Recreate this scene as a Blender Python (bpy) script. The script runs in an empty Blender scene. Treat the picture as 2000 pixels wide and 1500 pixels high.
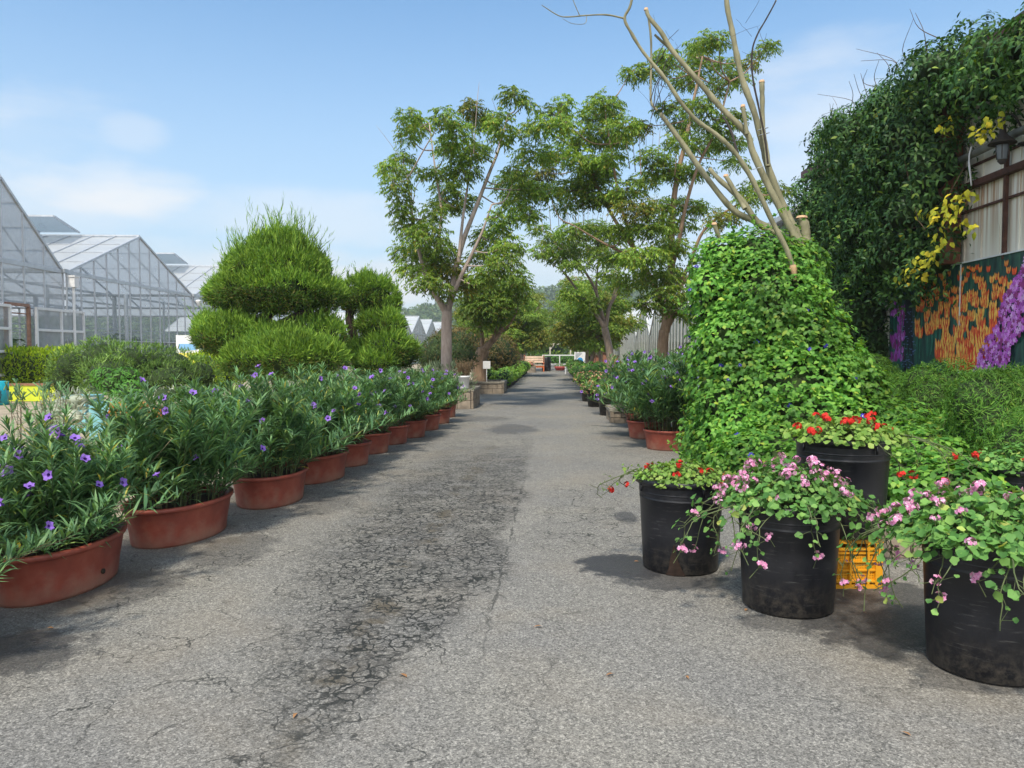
import bpy, math, random
import numpy as np
from mathutils import Vector
rng = np.random.default_rng(7); random.seed(7)
C = bpy.context.scene.collection
SC = bpy.context.scene
R = math.radians

# ------------------------------------------------------------------ camera, sky, sun, exposure
F = 1480.0; YAW = math.atan(85/F); PIT = math.atan(65/F); EYE = np.array([0, 0, 1.5])
cam = bpy.data.objects.new('camera', bpy.data.cameras.new('camera')); C.objects.link(cam)
cam.location = EYE; cam.rotation_euler = (R(90)-PIT, 0, YAW)
cam.data.sensor_width = 36; cam.data.lens = F/2000*36; cam.data.clip_end = 6000; cam.data.clip_start = .05
SC.camera = cam
FW = np.array([-math.sin(YAW)*math.cos(PIT), math.cos(YAW)*math.cos(PIT), -math.sin(PIT)])
RT = np.array([math.cos(YAW), math.sin(YAW), 0]); UP = np.cross(RT, FW)
def ray(px, py): return FW + RT*(px-1000)/F + UP*(750-py)/F
def P(px, py, d):                                   # world point seen at a pixel, d metres down the road
    r = ray(px, py); return EYE + r*(d/r[1])
def G(px, py):                                      # ground point seen at a pixel
    r = ray(px, py); return EYE + r*(-EYE[2]/r[2])

SUN_EL, SUN_AZ = R(57), R(194)
SUN = np.array([math.sin(SUN_AZ)*math.cos(SUN_EL), math.cos(SUN_AZ)*math.cos(SUN_EL), math.sin(SUN_EL)])
sl = bpy.data.lights.new('sun', 'SUN'); sl.energy = 2.3; sl.angle = R(5); sl.color = (1, .91, .77)
so = bpy.data.objects.new('sun', sl); C.objects.link(so)
so.rotation_euler = Vector(-SUN).to_track_quat('-Z', 'Y').to_euler()

W = bpy.data.worlds.new('World'); SC.world = W; W.use_nodes = True
def sky():
    t = W.node_tree; N = t.nodes; L = t.links; N.clear()
    def m(op, a, b=None, c=None):
        n = N.new('ShaderNodeMath'); n.operation = op
        for i, v in enumerate((a, b, c)):
            if v is None: continue
            if isinstance(v, (int, float)): n.inputs[i].default_value = v
            else: L.new(v, n.inputs[i])
        return n.outputs[0]
    out = N.new('ShaderNodeOutputWorld'); bg = N.new('ShaderNodeBackground'); bg.inputs[1].default_value = .104
    sk = N.new('ShaderNodeTexSky'); sk.sky_type = 'NISHITA'; sk.sun_disc = False
    sk.sun_elevation = SUN_EL; sk.sun_rotation = SUN_AZ; sk.air_density = 1.0; sk.dust_density = 1.2; sk.ozone_density = 1.6
    tc = N.new('ShaderNodeTexCoord'); sp = N.new('ShaderNodeSeparateXYZ'); L.new(tc.outputs['Generated'], sp.inputs[0])
    az = m('ARCTAN2', sp.outputs[0], sp.outputs[1]); el = m('ARCSINE', sp.outputs[2])
    mp = N.new('ShaderNodeMapping'); mp.inputs['Scale'].default_value = (1, 1, 3.2); L.new(tc.outputs['Generated'], mp.inputs[0])
    nz = N.new('ShaderNodeTexNoise'); nz.inputs['Scale'].default_value = 5.5; nz.inputs['Detail'].default_value = 6; nz.inputs['Roughness'].default_value = .55
    L.new(mp.outputs[0], nz.inputs[0])
    nv = m('SUBTRACT', nz.outputs[0], .5)
    tot = None
    for (px, py, rx, ry, a) in [(215, 378, 190, 56, .95), (255, 262, 60, 34, .3), (560, 425, 330, 60, .42), (40, 275, 120, 60, .2),
                                (740, 560, 230, 60, .9), (420, 520, 320, 60, .75), (1180, 520, 330, 120, .6), (1640, 270, 300, 170, .5), (60, 420, 220, 60, .5),
                                (-700, 300, 600, 200, .7), (2800, 250, 700, 200, .7)]:
        r = ray(px, py); r /= np.linalg.norm(r); a0 = math.atan2(r[0], r[1]); e0 = math.asin(r[2])
        u = m('DIVIDE', m('SUBTRACT', az, a0), rx/F); v = m('DIVIDE', m('SUBTRACT', el, e0), ry/F)
        q = m('SUBTRACT', 1, m('ADD', m('MULTIPLY', u, u), m('MULTIPLY', v, v)))
        q = m('ADD', q, m('MULTIPLY', nv, 3.0))
        k = N.new('ShaderNodeMapRange'); k.interpolation_type = 'SMOOTHSTEP'; L.new(q, k.inputs[0])
        k.inputs[1].default_value = -.35; k.inputs[2].default_value = 1.2; k.inputs[4].default_value = a
        tot = k.outputs[0] if tot is None else m('MAXIMUM', tot, k.outputs[0])
    # low pale haze along the horizon
    hz = N.new('ShaderNodeMapRange'); hz.interpolation_type = 'SMOOTHSTEP'; L.new(el, hz.inputs[0])
    hz.inputs[1].default_value = R(30); hz.inputs[2].default_value = R(-2); hz.inputs[4].default_value = .8
    hs = N.new('ShaderNodeHueSaturation'); hs.inputs['Saturation'].default_value = .95; hs.inputs['Value'].default_value = 1.0; L.new(sk.outputs[0], hs.inputs['Color'])
    tint = N.new('ShaderNodeMix'); tint.data_type = 'RGBA'; tint.blend_type = 'MULTIPLY'; tint.inputs[0].default_value = 1
    L.new(hs.outputs[0], tint.inputs[6]); tint.inputs[7].default_value = SKYTINT
    m1 = N.new('ShaderNodeMix'); m1.data_type = 'RGBA'; L.new(hz.outputs[0], m1.inputs[0]); L.new(tint.outputs[2], m1.inputs[6]); m1.inputs[7].default_value = HAZECOL
    m2 = N.new('ShaderNodeMix'); m2.data_type = 'RGBA'; L.new(tot, m2.inputs[0]); L.new(m1.outputs[2], m2.inputs[6]); m2.inputs[7].default_value = CLOUDCOL
    # unseen bright cloud added to the sky behind the viewer as fill light
    bk = N.new('ShaderNodeMapRange'); bk.interpolation_type = 'SMOOTHSTEP'; L.new(m('ADD', sp.outputs[1], m('MULTIPLY', nv, 1.6)), bk.inputs[0])
    bk.inputs[1].default_value = .05; bk.inputs[2].default_value = -.55; bk.inputs[4].default_value = .85
    m3 = N.new('ShaderNodeMix'); m3.data_type = 'RGBA'; L.new(bk.outputs[0], m3.inputs[0]); L.new(m2.outputs[2], m3.inputs[6]); m3.inputs[7].default_value = (8.2, 8.3, 8.5, 1)
    L.new(m3.outputs[2], bg.inputs[0]); L.new(bg.outputs[0], out.inputs[0])
SKYTINT = (.72, 1.02, 1.13, 1); HAZECOL = (3.35, 3.95, 4.55, 1); CLOUDCOL = (4.75, 4.9, 5.05, 1)
sky()
SC.view_settings.view_transform = 'Standard'; SC.view_settings.look = 'None'; SC.view_settings.gamma = 1
SC.view_settings.exposure = 0.97
cy = SC.cycles; cy.max_bounces = 6; cy.diffuse_bounces = 3; cy.glossy_bounces = 2; cy.transmission_bounces = 3; cy.transparent_max_bounces = 12
cy.caustics_reflective = False; cy.caustics_refractive = False; cy.use_denoising = True; cy.use_adaptive_sampling = True; cy.adaptive_threshold = .015

# ------------------------------------------------------------------ tagging
def tag(o, label=None, cat=None, group=None, kind=None):
    if label: o['label'] = label
    if cat: o['category'] = cat
    if group: o['group'] = group
    if kind: o['kind'] = kind
    return o
def thing(name, loc, label, cat, group=None, rz=0):
    o = bpy.data.objects.new(name, None); C.objects.link(o); o.location = tuple(map(float, loc)); o.rotation_euler = (0, 0, rz)
    o.empty_display_size = .1
    return tag(o, label, cat, group)
def put(name, mesh, parent=None, loc=(0, 0, 0), rot=(0, 0, 0), sc=1.0):
    o = bpy.data.objects.new(name, mesh); C.objects.link(o); o.parent = parent
    o.location = tuple(map(float, loc)); o.rotation_euler = rot; o.scale = (sc, sc, sc) if not hasattr(sc, '__len__') else sc
    return o

# ------------------------------------------------------------------ mesh builder
def nrm(a): return a/np.maximum(np.linalg.norm(a, axis=-1, keepdims=True), 1e-9)
class MB:
    def __init__(s): s.V = []; s.Fs = []; s.n = 0
    def add(s, V, faces, mat=0):
        V = np.asarray(V, float).reshape(-1, 3); s.V.append(V)
        if isinstance(faces, np.ndarray): faces = [faces]
        else:
            d = {}
            for f in faces: d.setdefault(len(f), []).append(f)
            faces = [np.array(v) for v in d.values()]
        for f in faces: s.Fs.append((f+s.n, mat))
        s.n += len(V); return s
    def box(s, c, size, mat=0, rz=0, tilt=None):
        c = np.asarray(c, float); h = np.asarray(size, float)/2
        v = np.array([[x, y, z] for x in (-1, 1) for y in (-1, 1) for z in (-1, 1)])*h
        if tilt is not None: v = v@np.array(tilt).T
        if rz: cs, sn = math.cos(rz), math.sin(rz); v = v@np.array([[cs, sn, 0], [-sn, cs, 0], [0, 0, 1]])
        return s.add(v+c, [(0, 1, 3, 2), (4, 6, 7, 5), (0, 4, 5, 1), (2, 3, 7, 6), (0, 2, 6, 4), (1, 5, 7, 3)], mat)
    def bar(s, a, b, w, h=None, mat=0, up=(0, 0, 1)):
        a = np.asarray(a, float); b = np.asarray(b, float); h = h or w
        d = nrm(b-a); u = np.asarray(up, float)
        if abs(d@u) > .98: u = np.array([0, 1., 0])
        sd = nrm(np.cross(d, u)); u = np.cross(sd, d)
        q = [sd*w/2*i+u*h/2*j for i, j in ((-1, -1), (1, -1), (1, 1), (-1, 1))]
        return s.add([a+x for x in q]+[b+x for x in q], [(0, 1, 2, 3), (7, 6, 5, 4), (0, 4, 5, 1), (1, 5, 6, 2), (2, 6, 7, 3), (3, 7, 4, 0)], mat)
    def tube(s, pts, rad, k=6, mat=0, cap=True):
        pts = np.asarray(pts, float); n = len(pts)
        rad = np.linspace(rad[0], rad[1], n) if hasattr(rad, '__len__') and len(rad) == 2 and n != 2 else np.broadcast_to(np.asarray(rad, float), (n,))
        T = nrm(np.gradient(pts, axis=0)); u = np.array([0, 0, 1.]) if abs(T[0][2]) < .9 else np.array([1., 0, 0])
        A = nrm(np.cross(T, np.broadcast_to(u, T.shape))); B = np.cross(T, A)
        an = np.arange(k)*2*math.pi/k
        ring = pts[:, None]+(A[:, None]*np.cos(an)[None, :, None]+B[:, None]*np.sin(an)[None, :, None])*rad[:, None, None]
        i = np.arange(n-1)[:, None]*k; j = np.arange(k)[None]; j2 = (j+1) % k
        f = np.stack([i+j, i+j2, i+k+j2, i+k+j], -1).reshape(-1, 4)
        fs = [f]
        s.add(ring, f, mat)
        if cap: s.Fs.append((np.array([np.arange(k)+s.n-k]), mat))
        return s
    def lathe(s, prof, k=32, c=(0, 0, 0), sx=1, sy=1, mat=0, close=False):
        pr = np.asarray(prof, float); an = np.arange(k)*2*math.pi/k
        v = np.stack([pr[:, 0:1]*np.cos(an)*sx, pr[:, 0:1]*np.sin(an)*sy, np.repeat(pr[:, 1:2], k, 1)], -1)+np.asarray(c, float)
        i = np.arange(len(pr)-1)[:, None]*k; j = np.arange(k)[None]; j2 = (j+1) % k
        return s.add(v, np.stack([i+j, i+j2, i+k+j2, i+k+j], -1).reshape(-1, 4), mat)
    def leaves(s, Pn, D, Nn, L, Wd, droop=.2, fold=.15, mat=0):
        D = nrm(D); S = nrm(np.cross(D, Nn)); Nn = np.cross(S, D); n = len(Pn)
        L = np.broadcast_to(L, (n,))[:, None]; Wd = np.broadcast_to(Wd, (n,))[:, None]; droop = np.broadcast_to(droop, (n,))[:, None]
        st = lambda t, w, dr, fo: Pn+D*L*t+S*Wd*w+Nn*(-droop*L*dr+Wd*fo)
        v = np.stack([st(0, 0, 0, 0), st(.33, .5, .08, fold), st(.33, -.5, .08, fold), st(.68, .36, .38, fold*.8), st(.68, -.36, .38, fold*.8), st(1, 0, 1, 0)], 1)
        b = (np.arange(n)*6)[:, None]
        t = np.concatenate([b+np.array([[0, 1, 2]]), b+np.array([[3, 5, 4]])]); q = b+np.array([[2, 1, 3, 4]])
        return s.add(v, np.zeros((0, 3), int), mat)._ff(t, q, n*6, mat)
    def _ff(s, t, q, k, mat):
        o = s.n-k; s.Fs.append((t+o, mat)); s.Fs.append((q+o, mat)); return s
    def discs(s, Pn, Nn, r, cup=.2, k=8, lobe=.12, mat=0):
        n = len(Pn); Nn = nrm(Nn); a = nrm(np.cross(Nn, rng.normal(size=(n, 3)))); b = np.cross(Nn, a)
        r = np.broadcast_to(r, (n,))
        an = np.arange(k)*2*math.pi/k; rr = (1-lobe*(np.arange(k) % 2))*np.where(np.arange(k) == 0, .55, 1)
        ring = Pn[:, None]+r[:, None, None]*(a[:, None]*(np.cos(an)*rr)[None, :, None]+b[:, None]*(np.sin(an)*rr)[None, :, None]+Nn[:, None]*(cup*(1+.5*np.sin(an*2)))[None, :, None])
        v = np.concatenate([Pn[:, None], ring], 1); o = (np.arange(n)*(k+1))[:, None]
        f = np.concatenate([o+np.array([[0, 1+i, 1+(i+1) % k]]) for i in range(k)])
        return s.add(v, f, mat)
    def build(s, name, mats, parent=None, smooth=True, org=None, link=True, loc=(0, 0, 0)):
        V = np.concatenate(s.V) if s.V else np.zeros((0, 3))
        if org is not None: V = V-np.asarray(org, float)
        me = bpy.data.meshes.new(name)
        Fs = [(f, m) for f, m in s.Fs if len(f)]
        sizes = np.concatenate([np.full(len(f), f.shape[1]) for f, m in Fs]); mi = np.concatenate([np.full(len(f), m) for f, m in Fs])
        lp = np.concatenate([f.ravel() for f, m in Fs])
        me.vertices.add(len(V)); me.vertices.foreach_set('co', V.ravel().astype(np.float32))
        me.loops.add(len(lp)); me.loops.foreach_set('vertex_index', lp.astype(np.int32))
        me.polygons.add(len(sizes)); me.polygons.foreach_set('loop_start', np.concatenate([[0], np.cumsum(sizes)[:-1]]).astype(np.int32))
        me.polygons.foreach_set('loop_total', sizes.astype(np.int32))
        me.polygons.foreach_set('material_index', mi.astype(np.int32)); me.polygons.foreach_set('use_smooth', np.full(len(sizes), smooth))
        for m in (mats if isinstance(mats, (list, tuple)) else [mats]): me.materials.append(m)
        me.update(calc_edges=True)
        if not link: return me
        return put(name, me, parent, loc)

# ------------------------------------------------------------------ materials
def sr(r, g, b):
    f = lambda c: (c/255/12.92) if c/255 <= .04045 else ((c/255+.055)/1.055)**2.4
    return (f(r), f(g), f(b), 1)
def newmat(name):
    m = bpy.data.materials.new(name); m.use_nodes = True; t = m.node_tree; t.nodes.clear()
    out = t.nodes.new('ShaderNodeOutputMaterial'); b = t.nodes.new('ShaderNodeBsdfPrincipled'); t.links.new(b.outputs[0], out.inputs[0])
    return m, t, b, out
def ramp(t, src, stops):
    r = t.nodes.new('ShaderNodeValToRGB'); e = r.color_ramp.elements
    while len(e) < len(stops): e.new(.5)
    for x, (p, c) in zip(e, stops): x.position = p; x.color = c if len(c) == 4 else (*c, 1)
    t.links.new(src, r.inputs[0]); return r.outputs[0]
def noise(t, scale, detail=4, rough=.5, coord='Object', vec=None, dist=0):
    n = t.nodes.new('ShaderNodeTexNoise'); n.inputs['Scale'].default_value = scale; n.inputs['Detail'].default_value = detail; n.inputs['Roughness'].default_value = rough
    n.inputs['Distortion'].default_value = dist
    if vec is None: c = t.nodes.new('ShaderNodeTexCoord'); vec = c.outputs[coord]
    t.links.new(vec, n.inputs[0]); return n.outputs[0]
def mix(t, fac, a, b, mode='MIX'):
    n = t.nodes.new('ShaderNodeMix'); n.data_type = 'RGBA'; n.blend_type = mode
    for i, v in ((0, fac), (6, a), (7, b)):
        if isinstance(v, (int, float)): n.inputs[i].default_value = v
        elif isinstance(v, tuple): n.inputs[i].default_value = v if len(v) == 4 else (*v, 1)
        else: t.links.new(v, n.inputs[i])
    return n.outputs[2]
def math_(t, op, a, b=None, clamp=False):
    n = t.nodes.new('ShaderNodeMath'); n.operation = op; n.use_clamp = clamp
    for i, v in enumerate((a, b)):
        if v is None: continue
        if isinstance(v, (int, float)): n.inputs[i].default_value = v
        else: t.links.new(v, n.inputs[i])
    return n.outputs[0]
def bump(t, b, h, st=.3, dist=.01):
    n = t.nodes.new('ShaderNodeBump'); n.inputs['Strength'].default_value = st; n.inputs['Distance'].default_value = dist
    t.links.new(h, n.inputs['Height']); t.links.new(n.outputs[0], b.inputs['Normal'])
def mat(name, col, rough=.6, var=.25, scale=6, metal=0, bm=.15, spec=.4):
    """painted / moulded surface with blotchy wear"""
    m, t, b, _ = newmat(name); c = col if len(col) == 4 else (*col, 1)
    n = noise(t, scale, 5, .6)
    dk = tuple(x*(1-var) for x in c[:3]); lt = tuple(min(1, x*(1+var*.7)) for x in c[:3])
    t.links.new(ramp(t, n, [(.3, dk), (.7, lt)]), b.inputs['Base Color'])
    b.inputs['Roughness'].default_value = rough; b.inputs['Metallic'].default_value = metal; b.inputs['Specular IOR Level'].default_value = spec
    if bm: bump(t, b, noise(t, scale*8, 3), bm, .004)
    return m
LEAFGAIN = {'ruellia_leaf': 1.75, 'ivy_leaf': 1.1, 'pea_vine_leaf': 1.02, 'feathery_leaf': 1.0, 'silver_leaf': 1.0, 'yellowed_leaf': 1.0, 'forest_leaf': 1.15, 'zelkova_leaf': 1.05, 'zelkova_turning_leaf': 1.0}
def leafmat(name, stops, trans=.3, rough=.5, spec=.35, big=.35, bigscale=1.3):
    """stops: colours picked per leaf"""
    m, t, b, out = newmat(name)
    g = t.nodes.new('ShaderNodeNewGeometry')
    gain = 1.0 if 'petal' in name else LEAFGAIN.get(name, 1.28)
    col = ramp(t, g.outputs['Random Per Island'], [(p, tuple(min(.75, x*gain) for x in c[:3])) for p, c in stops])
    if big:
        n = noise(t, bigscale, 3, .5)
        k = ramp(t, n, [(.35, (1-big,)*3), (.65, (1+big*.6,)*3)])
        col = mix(t, 1.0, col, k, 'MULTIPLY')
    t.links.new(col, b.inputs['Base Color']); b.inputs['Roughness'].default_value = rough; b.inputs['Specular IOR Level'].default_value = spec
    tr = t.nodes.new('ShaderNodeBsdfTranslucent')
    lc = mix(t, 1.0, col, (1.25, 1.15, .45), 'MULTIPLY'); t.links.new(lc, tr.inputs[0])
    ms = t.nodes.new('ShaderNodeMixShader'); ms.inputs[0].default_value = trans
    t.links.new(b.outputs[0], ms.inputs[1]); t.links.new(tr.outputs[0], ms.inputs[2]); t.links.new(ms.outputs[0], out.inputs[0])
    return m
def barkmat(name, a, b_, scale=9):
    m, t, b, _ = newmat(name)
    c = t.nodes.new('ShaderNodeTexCoord'); mp = t.nodes.new('ShaderNodeMapping'); mp.inputs['Scale'].default_value = (1, 1, .35); t.links.new(c.outputs['Object'], mp.inputs[0])
    n = noise(t, scale, 6, .65, vec=mp.outputs[0])
    t.links.new(ramp(t, n, [(.32, a), (.68, b_)]), b.inputs['Base Color']); b.inputs['Roughness'].default_value = .85
    bump(t, b, noise(t, scale*5, 5, .6, vec=mp.outputs[0]), .5, .01); return m
def glassmat(name, tint, body, fac, rough=.08, ribs=0):
    m, t, b, out = newmat(name)
    tr = t.nodes.new('ShaderNodeBsdfTransparent'); tr.inputs[0].default_value = (*tint, 1)
    n = noise(t, 1.2, 4, .6)
    t.links.new(ramp(t, n, [(.3, tuple(x*.7 for x in body)), (.7, body)]), b.inputs['Base Color']); b.inputs['Roughness'].default_value = rough
    ms = t.nodes.new('ShaderNodeMixShader'); t.links.new(tr.outputs[0], ms.inputs[1]); t.links.new(b.outputs[0], ms.inputs[2])
    f = math_(t, 'ADD', math_(t, 'MULTIPLY', n, .35), fac-.17, True)
    if ribs:
        c = t.nodes.new('ShaderNodeTexCoord'); w = t.nodes.new('ShaderNodeTexWave'); w.bands_direction = 'Y'; w.inputs['Scale'].default_value = ribs; t.links.new(c.outputs['Object'], w.inputs[0])
        f = math_(t, 'ADD', f, math_(t, 'MULTIPLY', w.outputs['Fac'], .22), True)
    t.links.new(f, ms.inputs[0]); t.links.new(ms.outputs[0], out.inputs[0]); return m

M = {}
M['terracotta'] = mat('terracotta_plastic', (.27, .072, .038), .55, .35, 7)
def tubmat():
    m, t, b, _ = newmat('terracotta_tub')
    n = noise(t, 5, 6, .6); col = ramp(t, n, [(.3, (.17, .036, .024)), (.55, (.265, .058, .036)), (.75, (.34, .10, .064))])
    c = t.nodes.new('ShaderNodeTexCoord'); sp = t.nodes.new('ShaderNodeSeparateXYZ'); t.links.new(c.outputs['Object'], sp.inputs[0])
    k = math_(t, 'ADD', math_(t, 'MULTIPLY', math_(t, 'SUBTRACT', .14, sp.outputs[2]), 4), math_(t, 'MULTIPLY', math_(t, 'SUBTRACT', noise(t, 9, 4), .45), 2.2), True)
    col = mix(t, math_(t, 'MULTIPLY', k, .55), col, (.30, .21, .15))
    t.links.new(col, b.inputs['Base Color']); b.inputs['Roughness'].default_value = .55; bump(t, b, noise(t, 60, 3), .12, .003); return m
M['tub'] = tubmat()
def blackpot():
    m, t, b, _ = newmat('black_pot_plastic')
    c = t.nodes.new('ShaderNodeTexCoord'); mp = t.nodes.new('ShaderNodeMapping'); mp.inputs['Scale'].default_value = (1, 1, 12); t.links.new(c.outputs['Object'], mp.inputs[0])
    sp = t.nodes.new('ShaderNodeSeparateXYZ'); t.links.new(c.outputs['Object'], sp.inputs[0])
    scr = ramp(t, noise(t, 7, 7, .75, vec=mp.outputs[0]), [(.58, (0, 0, 0)), (.66, (1, 1, 1))])
    dust = math_(t, 'MULTIPLY', ramp(t, noise(t, 26, 6, .7), [(.42, (0, 0, 0)), (.7, (1, 1, 1))]), 1.0)
    low = math_(t, 'ADD', math_(t, 'MULTIPLY', math_(t, 'SUBTRACT', .16, sp.outputs[2]), 5), .30, True)
    k = math_(t, 'MULTIPLY', dust, low, True)
    col = mix(t, math_(t, 'MULTIPLY', scr, .5), (.011, .012, .016), (.10, .098, .095))
    col = mix(t, math_(t, 'MULTIPLY', k, .8), col, (.14, .12, .095))
    t.links.new(col, b.inputs['Base Color']); b.inputs['Roughness'].default_value = .42; b.inputs['Specular IOR Level'].default_value = .45
    bump(t, b, noise(t, 50, 3), .12, .003); return m
M['black'] = blackpot()
M['soil'] = mat('soil', (.035, .024, .016), .95, .5, 25, bm=.6)
M['stone'] = mat('planter_stone', (.26, .215, .165), .85, .4, 7, bm=.5)
M['stonetop'] = mat('planter_coping', (.24, .22, .18), .85, .35, 6, bm=.5)
M['white'] = mat('white_paint', (.72, .73, .74), .5, .12, 4)
M['alu'] = mat('aluminium_frame', (.50, .53, .57), .4, .15, 4, metal=.25)
M['galv'] = mat('galvanised', (.42, .45, .48), .45, .2, 5, metal=.3)
M['ruellia'] = leafmat('ruellia_leaf', [(0, (.042, .100, .048)), (.5, (.085, .175, .075)), (.93, (.15, .27, .11)), (.985, (.22, .27, .065)), (1, (.42, .34, .07))], .35, .5, .35)
M['stem'] = mat('green_stem', (.10, .13, .05), .6, .3, 9, bm=0)
M['drystem'] = mat('woody_stem', (.11, .075, .045), .8, .3, 9, bm=0)
M['purple'] = leafmat('violet_petal', [(0, (.26, .14, .62)), (1, (.36, .20, .74))], .3, .6, .2, 0)
M['purpledark'] = mat('violet_throat', (.075, .02, .22), .7, .2, 20, bm=0)
M['vine'] = leafmat('pea_vine_leaf', [(0, (.065, .20, .034)), (.5, (.145, .345, .056)), (.93, (.235, .45, .075)), (1, (.38, .48, .07))], .42, .5, .3, .42, 1.5)
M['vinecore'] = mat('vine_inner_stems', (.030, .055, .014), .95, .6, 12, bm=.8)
M['blue'] = leafmat('blue_petal', [(0, (.05, .045, .42)), (1, (.10, .08, .6))], .3, .6, .2, 0)
M['ivy'] = leafmat('ivy_leaf', [(0, (.022, .066, .020)), (.5, (.045, .115, .028)), (.95, (.085, .175, .036)), (1, (.20, .28, .045))], .25, .5, .3, .35, .8)
M['ivyyellow'] = leafmat('yellowed_leaf', [(0, (.30, .36, .03)), (.6, (.55, .52, .04)), (1, (.70, .55, .05))], .3, .55, .2, .2)
M['zelkova'] = leafmat('zelkova_leaf', [(0, (.09, .19, .028)), (.5, (.18, .31, .046)), (.9, (.28, .40, .06)), (1, (.36, .31, .05))], .42, .5, .3, .4, .5)
M['zelkova_dry'] = leafmat('zelkova_turning_leaf', [(0, (.09, .17, .026)), (.45, (.18, .26, .038)), (.8, (.27, .27, .04)), (1, (.36, .27, .04))], .35, .5, .3, .4, .6)
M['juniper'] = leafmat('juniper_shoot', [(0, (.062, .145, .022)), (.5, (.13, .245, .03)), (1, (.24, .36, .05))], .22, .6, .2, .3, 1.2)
M['juniper_under'] = leafmat('juniper_under_shoot', [(0, (.04, .095, .016)), (.7, (.085, .16, .024)), (1, (.15, .12, .035))], .2, .65, .2, .35, 1.5)
M['lime'] = leafmat('golden_conifer', [(0, (.15, .26, .012)), (.6, (.27, .40, .018)), (1, (.40, .48, .03))], .25, .6, .2, .3, 1.5)
M['feather'] = leafmat('feathery_leaf', [(0, (.05, .15, .022)), (.55, (.105, .25, .036)), (.96, (.17, .34, .05)), (1, (.26, .30, .06))], .3, .6, .2, .4, .9)
M['shrub'] = leafmat('wispy_leaf', [(0, (.06, .13, .032)), (.6, (.13, .235, .05)), (1, (.22, .34, .085))], .3, .5, .3, .35, 1.2)
M['locust'] = leafmat('bright_leaf', [(0, (.06, .19, .03)), (1, (.13, .33, .05))], .35, .5, .3, .25)
M['silver'] = leafmat('silver_leaf', [(0, (.30, .36, .28)), (1, (.58, .62, .50))], .15, .8, .1, .3, 2)
M['maple'] = leafmat('dark_maple', [(0, (.028, .060, .018)), (.6, (.055, .095, .025)), (1, (.11, .085, .03))], .25, .6, .25, .35, 1.0)
M['maplebrown'] = leafmat('bronze_maple', [(0, (.07, .062, .022)), (.6, (.13, .105, .038)), (1, (.20, .12, .045))], .25, .6, .25, .35, 1.0)
M['potgreen'] = leafmat('glossy_leaf', [(0, (.10, .23, .03)), (.6, (.19, .36, .05)), (1, (.32, .46, .08))], .3, .4, .4, .3, 1.2)
M['rowgreen'] = leafmat('row_leaf', [(0, (.06, .16, .025)), (.8, (.13, .27, .045)), (1, (.40, .22, .14))], .3, .5, .3, .3, 1.2)
M['mixflower'] = leafmat('bedding_petal', [(0, (.55, .22, .14)), (.4, (.62, .42, .34)), (.7, (.70, .60, .25)), (1, (.55, .10, .12))], .2, .6, .2, .2)
M['geran'] = leafmat('geranium_leaf', [(0, (.055, .15, .035)), (.6, (.105, .24, .055)), (.95, (.17, .31, .075)), (1, (.35, .38, .09))], .28, .55, .3, .3, 2.5)
M['geranlight'] = leafmat('geranium_pale_leaf', [(0, (.10, .20, .035)), (.6, (.17, .30, .055)), (1, (.28, .38, .09))], .3, .55, .3, .3, 2.5)
M['pink'] = leafmat('pink_petal', [(0, (.60, .20, .42)), (.6, (.72, .34, .56)), (1, (.82, .62, .74))], .25, .6, .2, 0)
M['red'] = leafmat('red_petal', [(0, (.55, .02, .016)), (1, (.70, .05, .035))], .2, .6, .2, 0)
M['heather'] = leafmat('heather_stem', [(0, (.12, .085, .05)), (1, (.22, .16, .10))], .2, .7, .2, .2)
M['sage'] = leafmat('sage_leaf', [(0, (.12, .17, .10)), (1, (.22, .28, .18))], .2, .7, .2, .2)
M['bark'] = barkmat('zelkova_bark', (.17, .125, .095), (.34, .27, .215))
M['barkpink'] = barkmat('pale_zelkova_bark', (.27, .215, .185), (.44, .36, .32))
M['barkrust'] = barkmat('flaking_bark', (.16, .10, .06), (.36, .25, .165), 7)
M['deadbark'] = barkmat('olive_dead_bark', (.125, .122, .068), (.30, .285, .18), 7)
M['darktwig'] = mat('dark_twig', (.045, .038, .035), .85, .3, 9, bm=0)
M['cut'] = mat('cut_wood', (.52, .34, .20), .8, .2, 30)
M['juniperbark'] = mat('juniper_bark', (.06, .042, .034), .9, .4, 12, bm=.5)
M['glass'] = glassmat('greenhouse_glass', (.82, .86, .89), (.52, .57, .62), .36, .08)
M['ribglass'] = glassmat('ribbed_sheet', (.80, .83, .85), (.52, .55, .58), .42, .14, ribs=11)
def roofsheet():
    m, t, b, out = newmat('whitened_roof_sheet'); N = t.nodes; L = t.links
    L.new(ramp(t, noise(t, .7, 4), [(.3, (.66, .71, .75)), (.7, (.78, .82, .86))]), b.inputs['Base Color']); b.inputs['Roughness'].default_value = .25
    tl = N.new('ShaderNodeBsdfTranslucent'); tl.inputs[0].default_value = (.82, .86, .9, 1); tp = N.new('ShaderNodeBsdfTransparent')
    a = N.new('ShaderNodeMixShader'); a.inputs[0].default_value = .45; L.new(b.outputs[0], a.inputs[1]); L.new(tl.outputs[0], a.inputs[2])
    c = N.new('ShaderNodeMixShader'); c.inputs[0].default_value = .06; L.new(a.outputs[0], c.inputs[1]); L.new(tp.outputs[0], c.inputs[2]); L.new(c.outputs[0], out.inputs[0]); return m
M['roofglass'] = roofsheet()

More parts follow.
